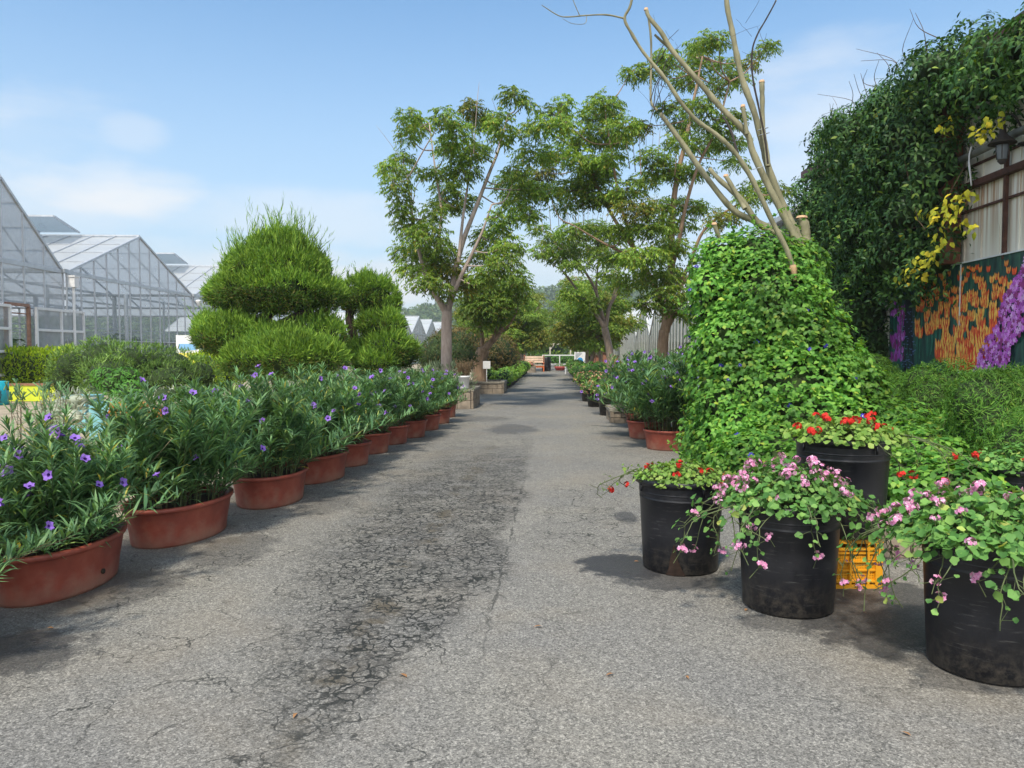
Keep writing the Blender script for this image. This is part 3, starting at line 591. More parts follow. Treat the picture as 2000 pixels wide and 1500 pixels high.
# mural banner of a tulip field
def mural():
    t0 = thing('mural', (6.22, 11.4, 0), 'flower banner of orange tulips and a purple hyacinth band on the warehouse wall', 'banner')
    mb = MB(); y0, y1, z0, z1 = 6.8, 14.55,   .85, 2.83
    mb.box((6.235, (y0+y1)/2, (z0+z1)/2), (.03, y1-y0, z1-z0))
    m, t, b, _ = newmat('banner_ground'); c = t.nodes.new('ShaderNodeTexCoord'); mp = t.nodes.new('ShaderNodeMapping'); mp.inputs['Scale'].default_value = (1, 5, .8); t.links.new(c.outputs['Object'], mp.inputs[0])
    t.links.new(ramp(t, noise(t, 2.4, 6, .6, vec=mp.outputs[0]), [(.3, (.006, .018, .022)), (.5, (.015, .06, .055)), (.62, (.03, .12, .07)), (.8, (.09, .20, .12))]), b.inputs['Base Color']); b.inputs['Roughness'].default_value = .45
    mb.build('banner_panel', m, t0, False, t0.location)
    mk = lambda n, c_: mat(n, c_, .5, .3, 14, bm=0)
    mats = [mk('print_orange', (.78, .17, .035)), mk('print_red', (.66, .055, .025)), mk('print_yellow', (.88, .50, .10)), mk('print_green', (.035, .17, .12)), mk('print_purple', (.40, .08, .48)), mk('print_violet', (.56, .20, .66)), mk('print_plum', (.24, .03, .18)), mk('print_blue', (.12, .18, .38)), mk('print_ink', (.010, .014, .022)), mk('print_lilac', (.62, .36, .70))]
    tp = MB(); Xp = 6.2180; lay = [0, 0.]
    def poly(pts, k): lay[0] += 1; x = Xp-lay[1]-(lay[0] % 9)*.0004-rng.random()*.0003; tp.add([(x, y, z) for y, z in pts], [tuple(range(len(pts)))], k)
    def petal(y, z, h, w, lean, k):
        poly([(y, z), (y+w*.5, z+h*.3), (y+w*.42+lean, z+h*.72), (y+lean*1.3, z+h), (y-w*.42+lean, z+h*.72), (y-w*.5, z+h*.3)], k)
    def tulip(y, z, h, ks=(0, 1, 2)):
        poly([(y-.012*h*6, z-h*1.6), (y+.012*h*6, z-h*1.6), (y+.01*h*6, z+.02), (y-.01*h*6, z+.02)], 3)
        petal(y-.22*h, z, h*.95, h*.42, -.10*h, ks[1]); petal(y+.22*h, z, h*.95, h*.42, .10*h, ks[1])
        petal(y-.24*h, z+.1*h, h*.88, h*.2, -.13*h, ks[2]); petal(y+.24*h, z+.1*h, h*.88, h*.2, .13*h, ks[2])
        petal(y, z-.02*h, h*.9, h*.42, 0, ks[0]); petal(y, z+.3*h, h*.55, h*.12, 0, ks[2])
    # dark water stream with flecks
    poly([(14.0, .88), (13.5, .88), (13.6, 1.6), (13.7, 2.5), (13.9, 2.5), (14.05, 1.6)], 8)
    for i in range(130): y = rng.uniform(13.5, 14.0); z = rng.uniform(.9, 2.2); w = rng.uniform(.012, .05); poly([(y-w, z), (y, z+.009), (y+w, z), (y, z-.009)], 7)
    for i in range(260): y = rng.uniform(11.3, 14.5); z = rng.uniform(.9, 1.6); l = rng.uniform(.1, .4); d = rng.normal(0, .05); poly([(y-.006, z), (y+.006, z), (y+d, z+l)], 3)
    for i in range(26): tulip(14.48-rng.random()*.55, rng.uniform(1.25, 2.35), rng.uniform(.14, .22), (5, 4, 6) if rng.random() < .5 else (6, 6, 4))
    T = []
    for i in range(230):
        z = rng.uniform(1.15, 2.70); f = (z-1.15)/1.6; y = rng.uniform(11.15-.57*f, 13.45-.1*f+.05)
        if y > 12.8 and z < 1.7: continue
        T.append((z, y))
    for z, y in sorted(T, reverse=True):
        lay[0] = 0; lay[1] = .004+.012*(2.8-z)/2
        f = (z-1.0)/1.75; tulip(y, z, .30-.21*f, [(1, 0, 2), (0, 1, 2), (1, 1, 0), (0, 2, 2), (2, 0, 1)][rng.choice(5, p=[.45, .2, .15, .1, .1])])
    H = []
    for i in range(1000):
        f = rng.random(); z = .9+f*1.88; yc = 11.5-1.4*f; y = yc+rng.uniform(-.40, .36)+.05*math.sin(z*9); H.append((z, y))
    for z, y in sorted(H, reverse=True):
        lay[1] = .024+.006*(2.8-z)/2
        r = rng.uniform(.024, .06); k = rng.choice([4, 4, 5, 5, 6, 6, 9]); a0 = rng.random()*6
        poly([(y+r*(1 if q % 2 else .5)*math.cos(a0+q*math.pi/5), z+r*(1 if q % 2 else .5)*math.sin(a0+q*math.pi/5)) for q in range(10)], k)
    for i in range(200):
        z = rng.uniform(1.0, 2.7); y = rng.uniform(7.0, 9.7); tulip(y, z, .12, (0, 1, 2))
    tp.build('printed_flowers', mats, t0, False, t0.location)
    fr = MB(); fr.box((6.225, (y0+y1)/2, z1+.012), (.05, y1-y0, .022)); fr.box((6.212, 12.08, (z0+z1)/2), (.012, .03, z1-z0)); fr.build('trim', M['white'], t0, False, t0.location)
mural()

# grey shed behind
sh = thing('shed', (7.4, 22, 0), 'pale grey metal shed just showing between the vine tower and the ivy', 'shed')
mb = MB(); mb.box((11.6, 23.5, 2.75), (9, 7, 5.5))
for y in np.arange(20.1, 27, .33): mb.box((7.09, y, 2.74), (.03, .04, 5.45))
for x in np.arange(7.3, 16, .33): mb.box((x, 19.99, 2.74), (.04, .03, 5.45))
mb.build('wall', mat('grey_cladding', (.44, .47, .52), .5, .15, 3), sh, False, sh.location)
mb = MB(); mb.add([(6.8, 19.6, 5.52), (6.8, 27.2, 5.52), (11.6, 27.2, 6.9), (11.6, 19.6, 6.9)], [(0, 1, 2, 3)]); mb.add([(11.6, 19.6, 6.9), (11.6, 27.2, 6.9), (16.4, 27.2, 5.52), (16.4, 19.6, 5.52)], [(0, 1, 2, 3)]); mb.box((6.8, 23.4, 5.5), (.12, 7.6, .16)); mb.build('roof', M['white'], sh, False, sh.location)
# ------------------------------------------------------------------ ruellia tubs
def tubmesh(a, b_, h, k=40):
    mb = MB(); lo = .86
    mb.lathe([(.0, 0), (lo, 0), (lo+.012, .02), (lo+.03, h*.3), (.965, h*.86), (.97, h*.87), (1.0, h*.88), (1.02, h*.93), (1.02, h*.985), (1.0, h), (.95, h), (.925, h*.96), (.90, h*.78)], k, sx=a, sy=b_)
    return mb.build('tub', M['tub'], link=False)
def soilmesh(a, b_, z, k=28, m=None):
    mb = MB(); mb.lathe([(0, z+.03), (.5, z+.02), (.93, z)], k, sx=a, sy=b_); return mb.build('soil', m or M['soil'], link=False)
def ruelliamesh(a, b_, z0, hgt, n, seed, spread=.52, L=(.13, .22)):
    g = np.random.default_rng(seed); mb = MB(); tips = []
    for i in range(n):
        th = g.uniform(0, 2*math.pi); q = math.sqrt(g.random())*.85
        base = np.array([a*q*math.cos(th), b_*q*math.sin(th), z0]); H = hgt*g.uniform(.55, 1.08)*(1-.28*q*q)
        out = np.array([math.cos(th), math.sin(th), 0])*q*spread*g.uniform(.5, 1.2)*H+np.append(g.normal(0, .05, 2), 0)
        low = g.random() < .30
        if low: H *= .5; out *= 1.7
        pts = np.array([base+out*t**1.6+np.array([0, 0, H*(t-.10*t*t)]) for t in np.linspace(0, 1, 6)])
        mb.tube(pts, (.0045, .002), 3, 1 if not low else 2, cap=False)
        tips.append(pts[-1]); k = int(54*H/.9)+12
        t = g.uniform(.12, 1.0, k)**.75; idx = t*5; i0 = np.minimum(idx.astype(int), 4); fr_ = (idx-i0)[:, None]
        p = pts[i0]*(1-fr_)+pts[i0+1]*fr_; ang = g.uniform(0, 2*math.pi, k)
        d = np.stack([np.cos(ang), np.sin(ang), g.uniform(.35, 1.5, k)+t*.5], 1); d[:, :2] += (out[:2]/max(H, .1))*.5
        mb.leaves(p, d, np.stack([-np.cos(ang)*.3, -np.sin(ang)*.3, np.ones(k)], 1)+g.normal(0, .25, (k, 3)), g.uniform(L[0], L[1], k)*(.6+.5*np.sin(t*3.0)), g.uniform(.013, .022, k), g.uniform(.15, .6, k), .22, 0)
        # tip tuft
        k = 5; ang = g.uniform(0, 6.3, k); d = np.stack([np.cos(ang)*.5, np.sin(ang)*.5, np.ones(k)], 1)
        mb.leaves(np.repeat(pts[-1:], k, 0), d, np.stack([-np.cos(ang), -np.sin(ang), np.ones(k)*.3], 1), g.uniform(.07, .12, k), .014, .25, .2, 0)
    return mb.build('foliage', [M['ruellia'], M['stem'], M['drystem']], link=False), np.array(tips)
def petuniamesh():
    mb = MB(); k = 15; an = np.arange(k)*2*math.pi/k
    rr = .030*(1-.22*((np.arange(k) % 3) == 0)); z = .006*np.sin(an*5)
    ring = np.stack([rr*np.cos(an), rr*np.sin(an), z+.004], 1); inner = np.stack([.010*np.cos(an), .010*np.sin(an), np.full(k, -.004)], 1); tube = np.stack([.004*np.cos(an), .004*np.sin(an), np.full(k, -.03)], 1)
    V = np.concatenate([ring, inner, tube]); j = np.arange(k); j2 = (j+1) % k
    mb.add(V, np.stack([j, j2, k+j2, k+j], 1), 0); mb.add(V, np.stack([k+j, k+j2, 2*k+j2, 2*k+j], 1), 1)
    return mb.build('flower', [M['purple'], M['purpledark']], link=False)
PET = petuniamesh(); TUB = tubmesh(.35, .56, .31); TUBR = tubmesh(.36, .37, .30); TUBT = tubmesh(.33, .33, .42)
SOIL = soilmesh(.34, .54, .25); SOILR = soilmesh(.345, .355, .25)
RU = [ruelliamesh(.35, .52, .24, 1.10, 150, 11+i) for i in range(3)]; RUR = [ruelliamesh(.33, .34, .24, 1.0, 105, 31+i) for i in range(2)]
def ruellia(x, y, kind, var, nfl, label, group, rz=0, sc=1.0, dz=0, face=None):
    t = thing('potted_petunia', (x, y, 0), label, 'potted plant', group, rz)
    put('tub', {'o': TUB, 'r': TUBR, 't': TUBT}[kind], t); put('soil', SOIL if kind == 'o' else SOILR, t, (0, 0, .1 if kind == 't' else 0))
    me, tips = (RU if kind == 'o' else RUR)[var % (3 if kind == 'o' else 2)]
    put('foliage', me, t, (0, 0, .1 if kind == 't' else 0), (0, 0, 0), sc)
    ok = tips[(tips[:, 2] > .55)]; vis = ok
    pick = rng.permutation(len(vis))[:int(nfl*2.4)]
    for i in pick:
        p = vis[i]*np.array([1.06, 1.06, 1.0])*sc+np.array([rng.normal(0, .03), rng.normal(0, .03), rng.uniform(.03, .11)-(rng.random() < .25)*.2+(.1 if kind == 't' else 0)])
        if p[2] < .62: p[2] = .62+rng.random()*.2
        if i % 3 == 0: c_, s_ = math.cos(-rz), math.sin(-rz); vx, vy = rng.uniform(.0, .10), -rng.uniform(.03, .12); p[:2] += (c_*vx-s_*vy, s_*vx+c_*vy)
        put('flower', PET, t, p, (R(rng.uniform(25, 85)), 0, R(rng.uniform(-60, 90))-rz), rng.uniform(.85, 1.2))
    return t
LT = [(-3.2, 3.3, 'o', 0, 7), (-3.2, 4.66, 'o', 1, 14), (-3.06, 5.98, 'o', 2, 9), (-2.86, 7.42, 'o', 0, 8), (-2.82, 8.75, 'o', 1, 9), (-2.80, 9.85, 'r', 0, 9), (-2.80, 11.05, 'r', 1, 8), (-2.74, 12.15, 'r', 0, 8), (-2.60, 13.1, 'r', 1, 7), (-2.55, 14.3, 'r', 0, 6), (-2.52, 15.6, 'r', 1, 6), (-2.56, 17.05, 't', 0, 7)]
ordn = ['nearest purple petunias, leaves hanging in at the bottom left corner', 'purple petunias in the oval red tub with a drain hole, second of the left row', 'purple petunias in the oval red tub with a dry stalk leaning across', 'purple petunias in the fourth tub of the left row, an oval one', 'purple petunias in the fifth tub of the left row, last oval one', 'purple petunias in the sixth tub of the left row, first round one', 'purple petunias in the seventh tub from the front, left row', 'purple petunias in the eighth tub from the front, left row', 'purple petunias in the ninth tub from the front, left row', 'purple petunias in the tenth tub from the front, left row', 'purple petunias in the low tub next to the tall bright pot, left row', 'purple petunias in the tall bright terracotta pot beside the stone planter']
for i, (x, y, k, v, nf) in enumerate(LT):
    ruellia(x, y, k, v, nf, ordn[i], 'tubs of purple petunias lining the left of the road', rz=R([0, 6, -4, 5, -3][i]) if k == 'o' else R(i*70), sc=[.84, .84, 1.0, 1.0, 1.0, 1.05, 1.03, 1.02, 1.0, .95, .9, .80][i])
for i, (x, y, v, nf, l) in enumerate([(1.72, 11.7, 0, 26, 'purple petunias right of the road, in the tub closest to the vine tower'), (1.60, 13.2, 1, 24, 'purple petunias right of the road, middle tub of the three'), (1.72, 14.7, 0, 18, 'purple petunias right of the road, in the tub behind the grey stone block')]):
    ruellia(x, y, 'r', v, nf, l, 'tubs of purple petunias right of the road', R(40+90*i), 1.25)
for i, (x, y, l) in enumerate([(2.35, 12.3, 'right purple petunias in the second line, hard against the vine tower'), (2.45, 13.8, 'right purple petunias in the second line, in front of the big trunk'), (3.1, 13.2, 'right purple petunias at the very back, near the dark shrub')]):
    ruellia(x, y, 'r', i, 12, l, 'tubs of purple petunias right of the road', R(140+90*i), 1.05)
# drain hole, dry stalk
tb = [o for o in C.objects if o.name.startswith('potted_petunia')][1]
mb = MB(); mb.lathe([(0, .004), (.017, .003), (.017, -.004)], 14, sx=1); o = mb.build('drain_hole', M['soil'], tb); o.location = (.316, -.072, .095); o.rotation_euler = (0, R(86), R(-13))
tb = [o for o in C.objects if o.name.startswith('potted_petunia')][2]
mb = MB(); mb.tube(curve([(-.30, -.5, .26), (-.02, -.52, .55), (.25, -.5, .85)], 5), (.006, .002), 5); mb.build('dry_stalk', mat('straw', (.34, .29, .17), .8, .2, 12, bm=0), tb)

# ------------------------------------------------------------------ black nursery pots with trailing geraniums
def blackpotmesh(rt=.305, rb=.255, h=.63, k=56):
    mb = MB(); s = lambda z: rb+(rt-.018-rb)*z/h
    pr = [(0, .0), (rb-.02, 0), (rb, .012), (s(.30), .30), (s(.49), .49), (s(.49)+.004, .493), (s(.5)+.004, .50), (s(.505), .505), (s(.53), .53), (s(.53)+.004, .533), (s(.54)+.004, .54), (s(.545), .545), (s(.575), .575), (rt-.010, h-.04), (rt+.004, h-.034), (rt+.006, h-.006), (rt, h), (rt-.012, h), (rt-.018, h-.05), (rt-.022, h-.12)]
    mb.lathe(pr, k)
    for a in np.arange(4)*math.pi/2+.35: mb.box((math.cos(a)*(rt-.002), math.sin(a)*(rt-.002), h-.06), (.012, .012, .05), 0, a)
    return mb.build('pot', M['black'], link=False)
BP = blackpotmesh(); BSOIL = soilmesh(.285, .285, .56)
def floret(mb, p, axis, r, mat):
    axis = nrm(axis); a = nrm(np.cross(axis, rng.normal(size=3))); b_ = np.cross(axis, a); an = np.arange(5)*2*math.pi/5+rng.random()
    d = a[None]*np.cos(an)[:, None]+b_[None]*np.sin(an)[:, None]+axis*.35
    mb.leaves(np.repeat(p[None], 5, 0), d, np.repeat(axis[None], 5, 0), r*rng.uniform(.85, 1.1, 5), r*.95, .25, .08, mat)
def headmesh(m, n, r, fr_):
    mb = MB(); u = sphere_pts(n); u[:, 2] = np.abs(u[:, 2])*.9
    for v in u: floret(mb, v*r, v+rng.normal(0, .15, 3), fr_, 0); mb.tube([(0, 0, -r*.9), v*r*.95], (.0016, .001), 3, 1, False)
    mb.tube([(0, 0, -.10), (0, 0, -r*.8)], (.0025, .0018), 4, 1, False)
    return mb.build('flower_head', [m, M['stem']], link=False)
PINK = [headmesh(M['pink'], n, .030, .0155) for n in (9, 13, 6)]; RED = [headmesh(M['red'], n, .028, .017) for n in (12, 8, 16)]
def geranium(x, y, z, kind, label, seed, mound=.16, radius=.36, nleaf=480, trails=14, nheads=22, lr=(.022, .04), heads=None, traildir=None, tl=(.25, .6), rz=0, lm='geran'):
    g = np.random.default_rng(seed); t = thing('potted_geranium', (x, y, z), label, 'potted plant', 'black pots of geraniums at the right of the road', rz)
    put('pot', BP, t); put('soil', BSOIL, t)
    mb = MB(); h0 = .60
    th = g.uniform(0, 6.283, nleaf); q = np.sqrt(g.random(nleaf)); rr = q*radius
    zz = h0+mound*np.clip(1-(rr/radius)**2.2, -.4, 1)*g.uniform(.35, 1.15, nleaf)+.01+.03*g.random(nleaf)
    P_ = np.stack([rr*np.cos(th), rr*np.sin(th), zz], 1)+g.normal(0, .012, (nleaf, 3))
    Nn = np.stack([np.cos(th)*q*.7, np.sin(th)*q*.7, np.ones(nleaf)*.8], 1)+g.normal(0, .38, (nleaf, 3))
    mb.discs(P_, Nn, g.uniform(lr[0], lr[1], nleaf), .22, 10, .16, 0)
    for i in range(nleaf//3):
        b_ = P_[i]*np.array([.45, .45, 0])+np.array([0, 0, h0-.03]); mb.tube(np.array([b_, (b_+P_[i])/2+np.array([0, 0, .03]), P_[i]]), (.0028, .0016), 3, 1, False)
    tipz = []
    for i in range(trails):
        a = g.uniform(0, 6.283) if traildir is None else R(g.uniform(*traildir)); ln = g.uniform(*tl); o = np.array([math.cos(a), math.sin(a), 0]); reach = .33+g.uniform(.05, .30)
        pts = curve([o*.22+np.array([0, 0, h0]), o*.34+np.array([0, 0, h0+.03+.05*g.random()]), o*(reach)+np.array([0, 0, h0-ln*.25]), o*(reach+.06*g.random())+np.array([g.normal(0, .05), g.normal(0, .05), h0-ln])], 4)
        pts[:, :2] += np.cumsum(g.normal(0, .013, (len(pts), 2)), 0)
        mb.tube(pts, (.0045, .0025), 4, 1, False); k = int(7+ln*22)
        idx = g.uniform(2, len(pts)-1.01, k); i0 = idx.astype(int); f = (idx-i0)[:, None]; pb = pts[i0]*(1-f)+pts[i0+1]*f
        off = g.normal(0, 1, (k, 3)); off = nrm(off+o*.8)*g.uniform(.03, .075, k)[:, None]; pl = pb+off
        pr_ = np.linalg.norm(pl[:, :2], axis=1); low = (pl[:, 2] < .62) & (pr_ < .325); pl[low, :2] *= (.335/pr_[low])[:, None]
        for u, v in zip(pb, pl): mb.tube([u, v], (.0018, .0014), 3, 1, False)
        mb.discs(pl, np.array([0, 0, .7])+o*.8+g.normal(0, .35, (k, 3)), g.uniform(lr[0], lr[1], k)*np.where(idx > len(pts)-4, .65, .95), .2, 10, .16, 0)
        tipz.append(pts[-1])
    mb.build('foliage', [M[lm], M['stem']], t)
    hs = {'pink': PINK, 'red': RED}[kind]
    for i in range(nheads):
        if heads is not None and g.random() < .65: hx, hy, sp_ = heads[g.integers(len(heads))]; px, py = g.normal(hx, sp_), g.normal(hy, sp_)
        else: a = g.uniform(0, 6.283); q = math.sqrt(g.random())*radius*1.05; px, py = q*math.cos(a), q*math.sin(a)
        q = math.hypot(px, py); pz = h0+mound*max(-.8, 1-(q/radius)**2.2)+g.uniform(.02, .09)
        put('flower_head', hs[i % 3], t, (px, py, pz), (g.normal(0, .5), g.normal(0, .5), g.uniform(0, 6)), g.uniform(.6, 1.0))
    for tz in tipz[:max(0, nheads//4)]:
        put('flower_head', hs[2 if kind == 'pink' else 1], t, tz+np.array([0, 0, .02]), (g.normal(0, .7), g.normal(0, .7), 0), g.uniform(.7, 1.0))
    return t
pa = geranium(.87, 5.28, 0, 'red', 'small red geraniums in a black pot torn open at its foot', 3, .085, .325, 1050, 3, 8, (.010, .019), [(.16, -.12, .10), (.0, -.2, .08)], (150, 200), (.08, .14), lm='geranlight')
pb_ = geranium(1.37, 4.50, 0, 'pink', 'pink trailing geraniums in the middle black pot, front of the yellow crate', 5, .19, .42, 1250, 22, 66, (.014, .027), [(-.02, .10, .13), (.08, -.05, .12), (-.32, -.05, .07)], (165, 345), (.08, .38))
pc = geranium(2.06, 3.68, 0, 'pink', 'largest trailing pink geraniums in the nearest black pot, bottom right', 8, .20, .47, 1600, 24, 40, (.014, .029), [(-.12, .1, .16), (-.3, .1, .1)], (110, 340), (.08, .38))
pd = geranium(1.88, 5.06, .312, 'red', 'red geraniums in a black pot raised on the yellow crate', 12, .11, .37, 950, 7, 18, (.012, .025), [(-.12, -.14, .09), (.18, -.12, .10), (.0, .0, .15)], (250, 400), (.1, .24), lm='geranlight')
pe = geranium(3.45, 5.75, 0.02, 'red', 'sparse red geraniums in the black pot half cut off by the right edge', 15, .16, .36, 900, 5, 14, (.012, .025), None, (60, 200), (.08, .2), lm='geran')
# torn wedge of the first pot
mb = MB(); aa = R(-108)
def onp(a, z, e=.004): r = .255+(.287-.255)*z/.63+e; return (r*math.cos(a), r*math.sin(a), z)
zz = [.004, .05, .09, .13, .17, .215]; wl = [.22, .14, .12, .085, .05, .005]; wr = [.30, .20, .13, .08, .05, .005]
V = [onp(aa-l, z) for z, l in zip(zz, wl)]+[onp(aa, z, .008) for z in zz]+[onp(aa+r_, z) for z, r_ in zip(zz, wr)]; n6 = 6
mb.add(V, [(i, n6+i, n6+i+1, i+1) for i in range(5)]+[(n6+i, 2*n6+i, 2*n6+i+1, n6+i+1) for i in range(5)]); mb.build('torn_hole', mat('exposed_roots', (.028, .016, .011), .95, .5, 30, bm=.6), pa)
# yellow crate
cr_ = thing('crate', (1.79, 5.02, 0), 'yellow plastic crate with lattice sides carrying the raised black pot', 'crate')
cr_.rotation_euler = (0, 0, R(4))
ym = mat('yellow_plastic', (.68, .31, .012), .45, .12, 6, bm=.05)
def crate():
    lx, ly, h = .50, .36, .31; mb = MB()
    for z, w in ((.012, .024), (.045, .012), (h-.012, .024), (h-.06, .014)):
        for s in (-1, 1): mb.box((0, s*ly/2, z), (lx+.024, .022, w)); mb.box((s*lx/2, 0, z), (.022, ly-.022, w-.003))
    for sx in (-1, 1):
        for sy in (-1, 1): mb.box((sx*(lx/2-.012), sy*(ly/2-.012), h/2), (.046, .046, h-.004))
    for s in (-1, 1):
        for x in np.linspace(-.17, .17, 4): mb.box((x, s*(ly/2+.002), h/2), (.014, .022, h-.05))
        for y in (-.09, .0, .09): mb.box((s*(lx/2+.002), y, h/2), (.022, .014, h-.05))
        for z in (.115, .17, .225): mb.box((0, s*(ly/2-.001), z), (lx-.05, .017, .010)); mb.box((s*(lx/2-.001), 0, z), (.017, ly-.05, .010))
    for s in (-1, 1):
        y = s*(ly/2-.006)
        for x in np.arange(-lx/2+.03, lx/2-.03, .016): mb.bar((x, y, .05), (x, y, .25), .0095, .006)
        for z in np.arange(.055, .25, .016): mb.box((0, y, z), (lx-.06, .0055, .0090))
        for xx in (-.115,): mb.box((xx, y-s*-.004, .15), (.10, .006, .13))
        x = s*(lx/2-.006)
        for q in np.arange(-ly/2+.03, ly/2-.03, .016): mb.bar((x, q, .05), (x, q, .25), .0095, .006)
        for z in np.arange(.055, .25, .016): mb.box((x, 0, z), (.0055, ly-.06, .0090))
    mb.box((0, 0, .02), (lx-.03, ly-.03, .010))
    for x in np.linspace(-.2, .2, 8): mb.box((x, 0, h-.008), (.02, ly-.03, .010))
    mb.build('body', ym, cr_, False)
crate()

# ------------------------------------------------------------------ stone beds and planters
def blocks(mb, x0, x1, y0, y1, h, courses, bl=.34, th=.12, cap=True):
    ch = (h-(.07 if cap else 0))/courses
    for (a, b_, ax) in (((x0, y0), (x1, y0), 0), ((x0, y1), (x1, y1), 0), ((x0, y0), (x0, y1), 1), ((x1, y0), (x1, y1), 1)):
        ln = abs(b_[ax]-a[ax]); n = max(1, round(ln/bl))
        for c in range(courses):
            ed = np.linspace(0, ln, n+1)+(0 if c % 2 == 0 else bl/2); ed = np.clip(np.concatenate([[0], ed, [ln]]), 0, ln); ed = np.unique(np.round(ed, 3))
            for u, v in zip(ed[:-1], ed[1:]):
                if v-u < .03: continue
                m_ = (u+v)/2; j = rng.normal(0, .006); s = [v-u-.012, th]; p = [a[0]+m_ if ax == 0 else a[0]+j, a[1]+m_ if ax == 1 else a[1]+j]
                if ax == 1: s = s[::-1]
                mb.box((p[0], p[1], c*ch+ch/2), (s[0], s[1], ch-.012))
        if cap:
            n = max(1, round(ln/.55)); ed = np.linspace(0, ln, n+1)
            for u, v in zip(ed[:-1], ed[1:]):
                m_ = (u+v)/2; s = [v-u-.008, th+.05]; p = [a[0]+m_ if ax == 0 else a[0], a[1]+m_ if ax == 1 else a[1]]
                if ax == 1: s = [th+.05-.004, v-u-.18 if n == 1 else v-u-.008]
                mb.box((p[0], p[1], h-.035), (s[0], s[1], .062), 1)
    mb.box(((x0+x1)/2, (y0+y1)/2, h*.42), (x1-x0-th*.6, y1-y0-th*.6, h*.84-.02), 2)
SM = [M['stone'], M['stonetop'], M['soil']]
def planter(x0, x1, y0, y1, h, courses, label, cap=True):
    t = thing('stone_planter', ((x0+x1)/2, (y0+y1)/2, 0), label, 'planter'); mb = MB(); blocks(mb, x0, x1, y0, y1, h, courses, cap=cap)
    mb.build('stonework', SM, t, False, t.location); return t
planter(-3.9, -2.18, 19.4, 21.2, .52, 2, 'stone block planter with the white flowerpot standing on its coping')
planter(-3.5, -1.86, 26.3, 28.0, .43, 2, 'lower stone planter holding the leaning tree and the blank white sign')
planter(-2.9, -1.45, 52, 53.4, .42, 2, 'far stone planter in front of the orange bench')
planter(1.2, 2.0, 15.8, 17.0, .30, 2, 'grey stone planter low behind the right-hand terracotta tubs')
planter(1.9, 4.6, 5.62, 10.0, .20, 1, 'low stone bed edging round the foot of the vine tower', cap=False)

# white flowerpot with heather and lavender
t = thing('potted_heather', (-2.38, 19.62, .52), 'reddish dried heather in a white pot on the stone planter', 'potted plant')
mb = MB(); mb.lathe([(0, 0), (.115, 0), (.12, .01), (.150, .28), (.165, .285), (.165, .33), (.15, .33), (.145, .28)], 28); mb.build('pot', mat('white_plastic', (.74, .75, .77), .4, .08, 5, bm=.03), t)
mb = MB()
for i in range(150):
    a = rng.uniform(0, 6.28); q = math.sqrt(rng.random())*.12; d = np.array([math.cos(a)*.4*rng.random(), math.sin(a)*.4*rng.random(), 1]); p = np.array([q*math.cos(a), q*math.sin(a), .28]); h = rng.uniform(.25, .5)
    mb.leaves(np.array([p]), d[None], rng.normal(size=(1, 3)), h, .012, .1, .1, 0)
    k = 7; pp_ = p+nrm(d)*h*rng.uniform(.3, 1, (k, 1)); mb.leaves(pp_, d+rng.normal(0, .5, (k, 3)), rng.normal(size=(k, 3)), .05, .012, .1, .1, 0)
mb.build('foliage', [M['heather']], t)
t = thing('lavender_bush', (-3.05, 19.95, .45), 'grey-green lavender growing round the pale trunk in the stone planter', 'shrub')
mb = MB(); bl = [(-.3, -.1, .25, .42, .35, .32), (.35, .1, .3, .40, .35, .38), (.05, .5, .25, .5, .4, .35), (-.2, .5, .28, .4, .4, .4), (.6, .2, .22, .3, .3, .28)]; foliage(mb, bl, 260, (.10, .2), .09, 'out', .9, .35); mb.build('foliage', M['sage'], t)
t = thing('sign', (-2.42, 26.6, .40), 'blank white square sign on a thin stake in the lower stone planter', 'sign')
mb = MB(); mb.tube([(0, 0, 0), (0, 0, .72)], .012, 6); mb.build('stake', M['white'], t); mb = MB(); mb.box((0, -.02, .60), (.26, .012, .27)); mb.build('board', M['white'], t, False)

# ------------------------------------------------------------------ vine tower on the pruned tree
vt = thing('vine', (2.75, 9.1, 0), 'bright green pea vine with blue flowers swallowing the pruned tree trunk', 'climbing plant')
VB = [(2.0, 9.3, 2.52, .34, .45, .34), (2.4, 9.2, 2.55, .42, .5, .38), (2.74, 9.3, 2.48, .30, .5, .36), (2.0, 9.2, 2.0, .38, .5, .5), (2.46, 8.9, 2.0, .55, .6, .6), (2.8, 9.3, 2.02, .38, .5, .5), (2.1, 9.0, 1.5, .50, .6, .6), (2.74, 8.9, 1.5, .58, .65, .6), (2.12, 8.9, .95, .52, .65, .6), (2.6, 8.7, 1.02, .70, .7, .6), (3.02, 8.8, 1.0, .55, .7, .6), (2.15, 8.6, .45, .60, .7, .5), (2.8, 8.3, .55, .80, .7, .55), (3.4, 8.3, .50, .64, .7, .47), (1.92, 9.2, .40, .38, .7, .40), (2.0, 8.3, .28, .40, .55, .32), (2.0, 7.5, .22, .36, .5, .26), (2.98, 9.4, 2.5, .24, .4, .28), (2.2, 7.7, .36, .55, .55, .38), (2.5, 7.0, .32, .6, .6, .36), (3.15, 6.95, .38, .6, .6, .38), (2.9, 6.3, .33, .55, .5, .33), (3.6, 7.4, .42, .6, .5, .40), (3.05, 5.85, .33, .42, .4, .32)]
VB += [(c[0]+s*c[3]*.6, c[1]-c[4]*.55, min(2.7, max(.3, c[2]+rng.normal(0, .22))), .24, .26, .22) for c in VB[3:14] for s in (rng.uniform(-1, 0), rng.uniform(0, .9))]
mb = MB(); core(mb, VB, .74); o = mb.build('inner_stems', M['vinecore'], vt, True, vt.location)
mb = MB()
p, n = blob_points(VB, 380, (.78, 1.2), .06); k = len(p)
n2 = n+np.array([0, 0, .75])+rng.normal(0, .3, (k, 3)); d0 = np.cross(n, rng.normal(size=(k, 3))); d0 = nrm(d0)*.8+n*.45+np.array([0, 0, -.25])
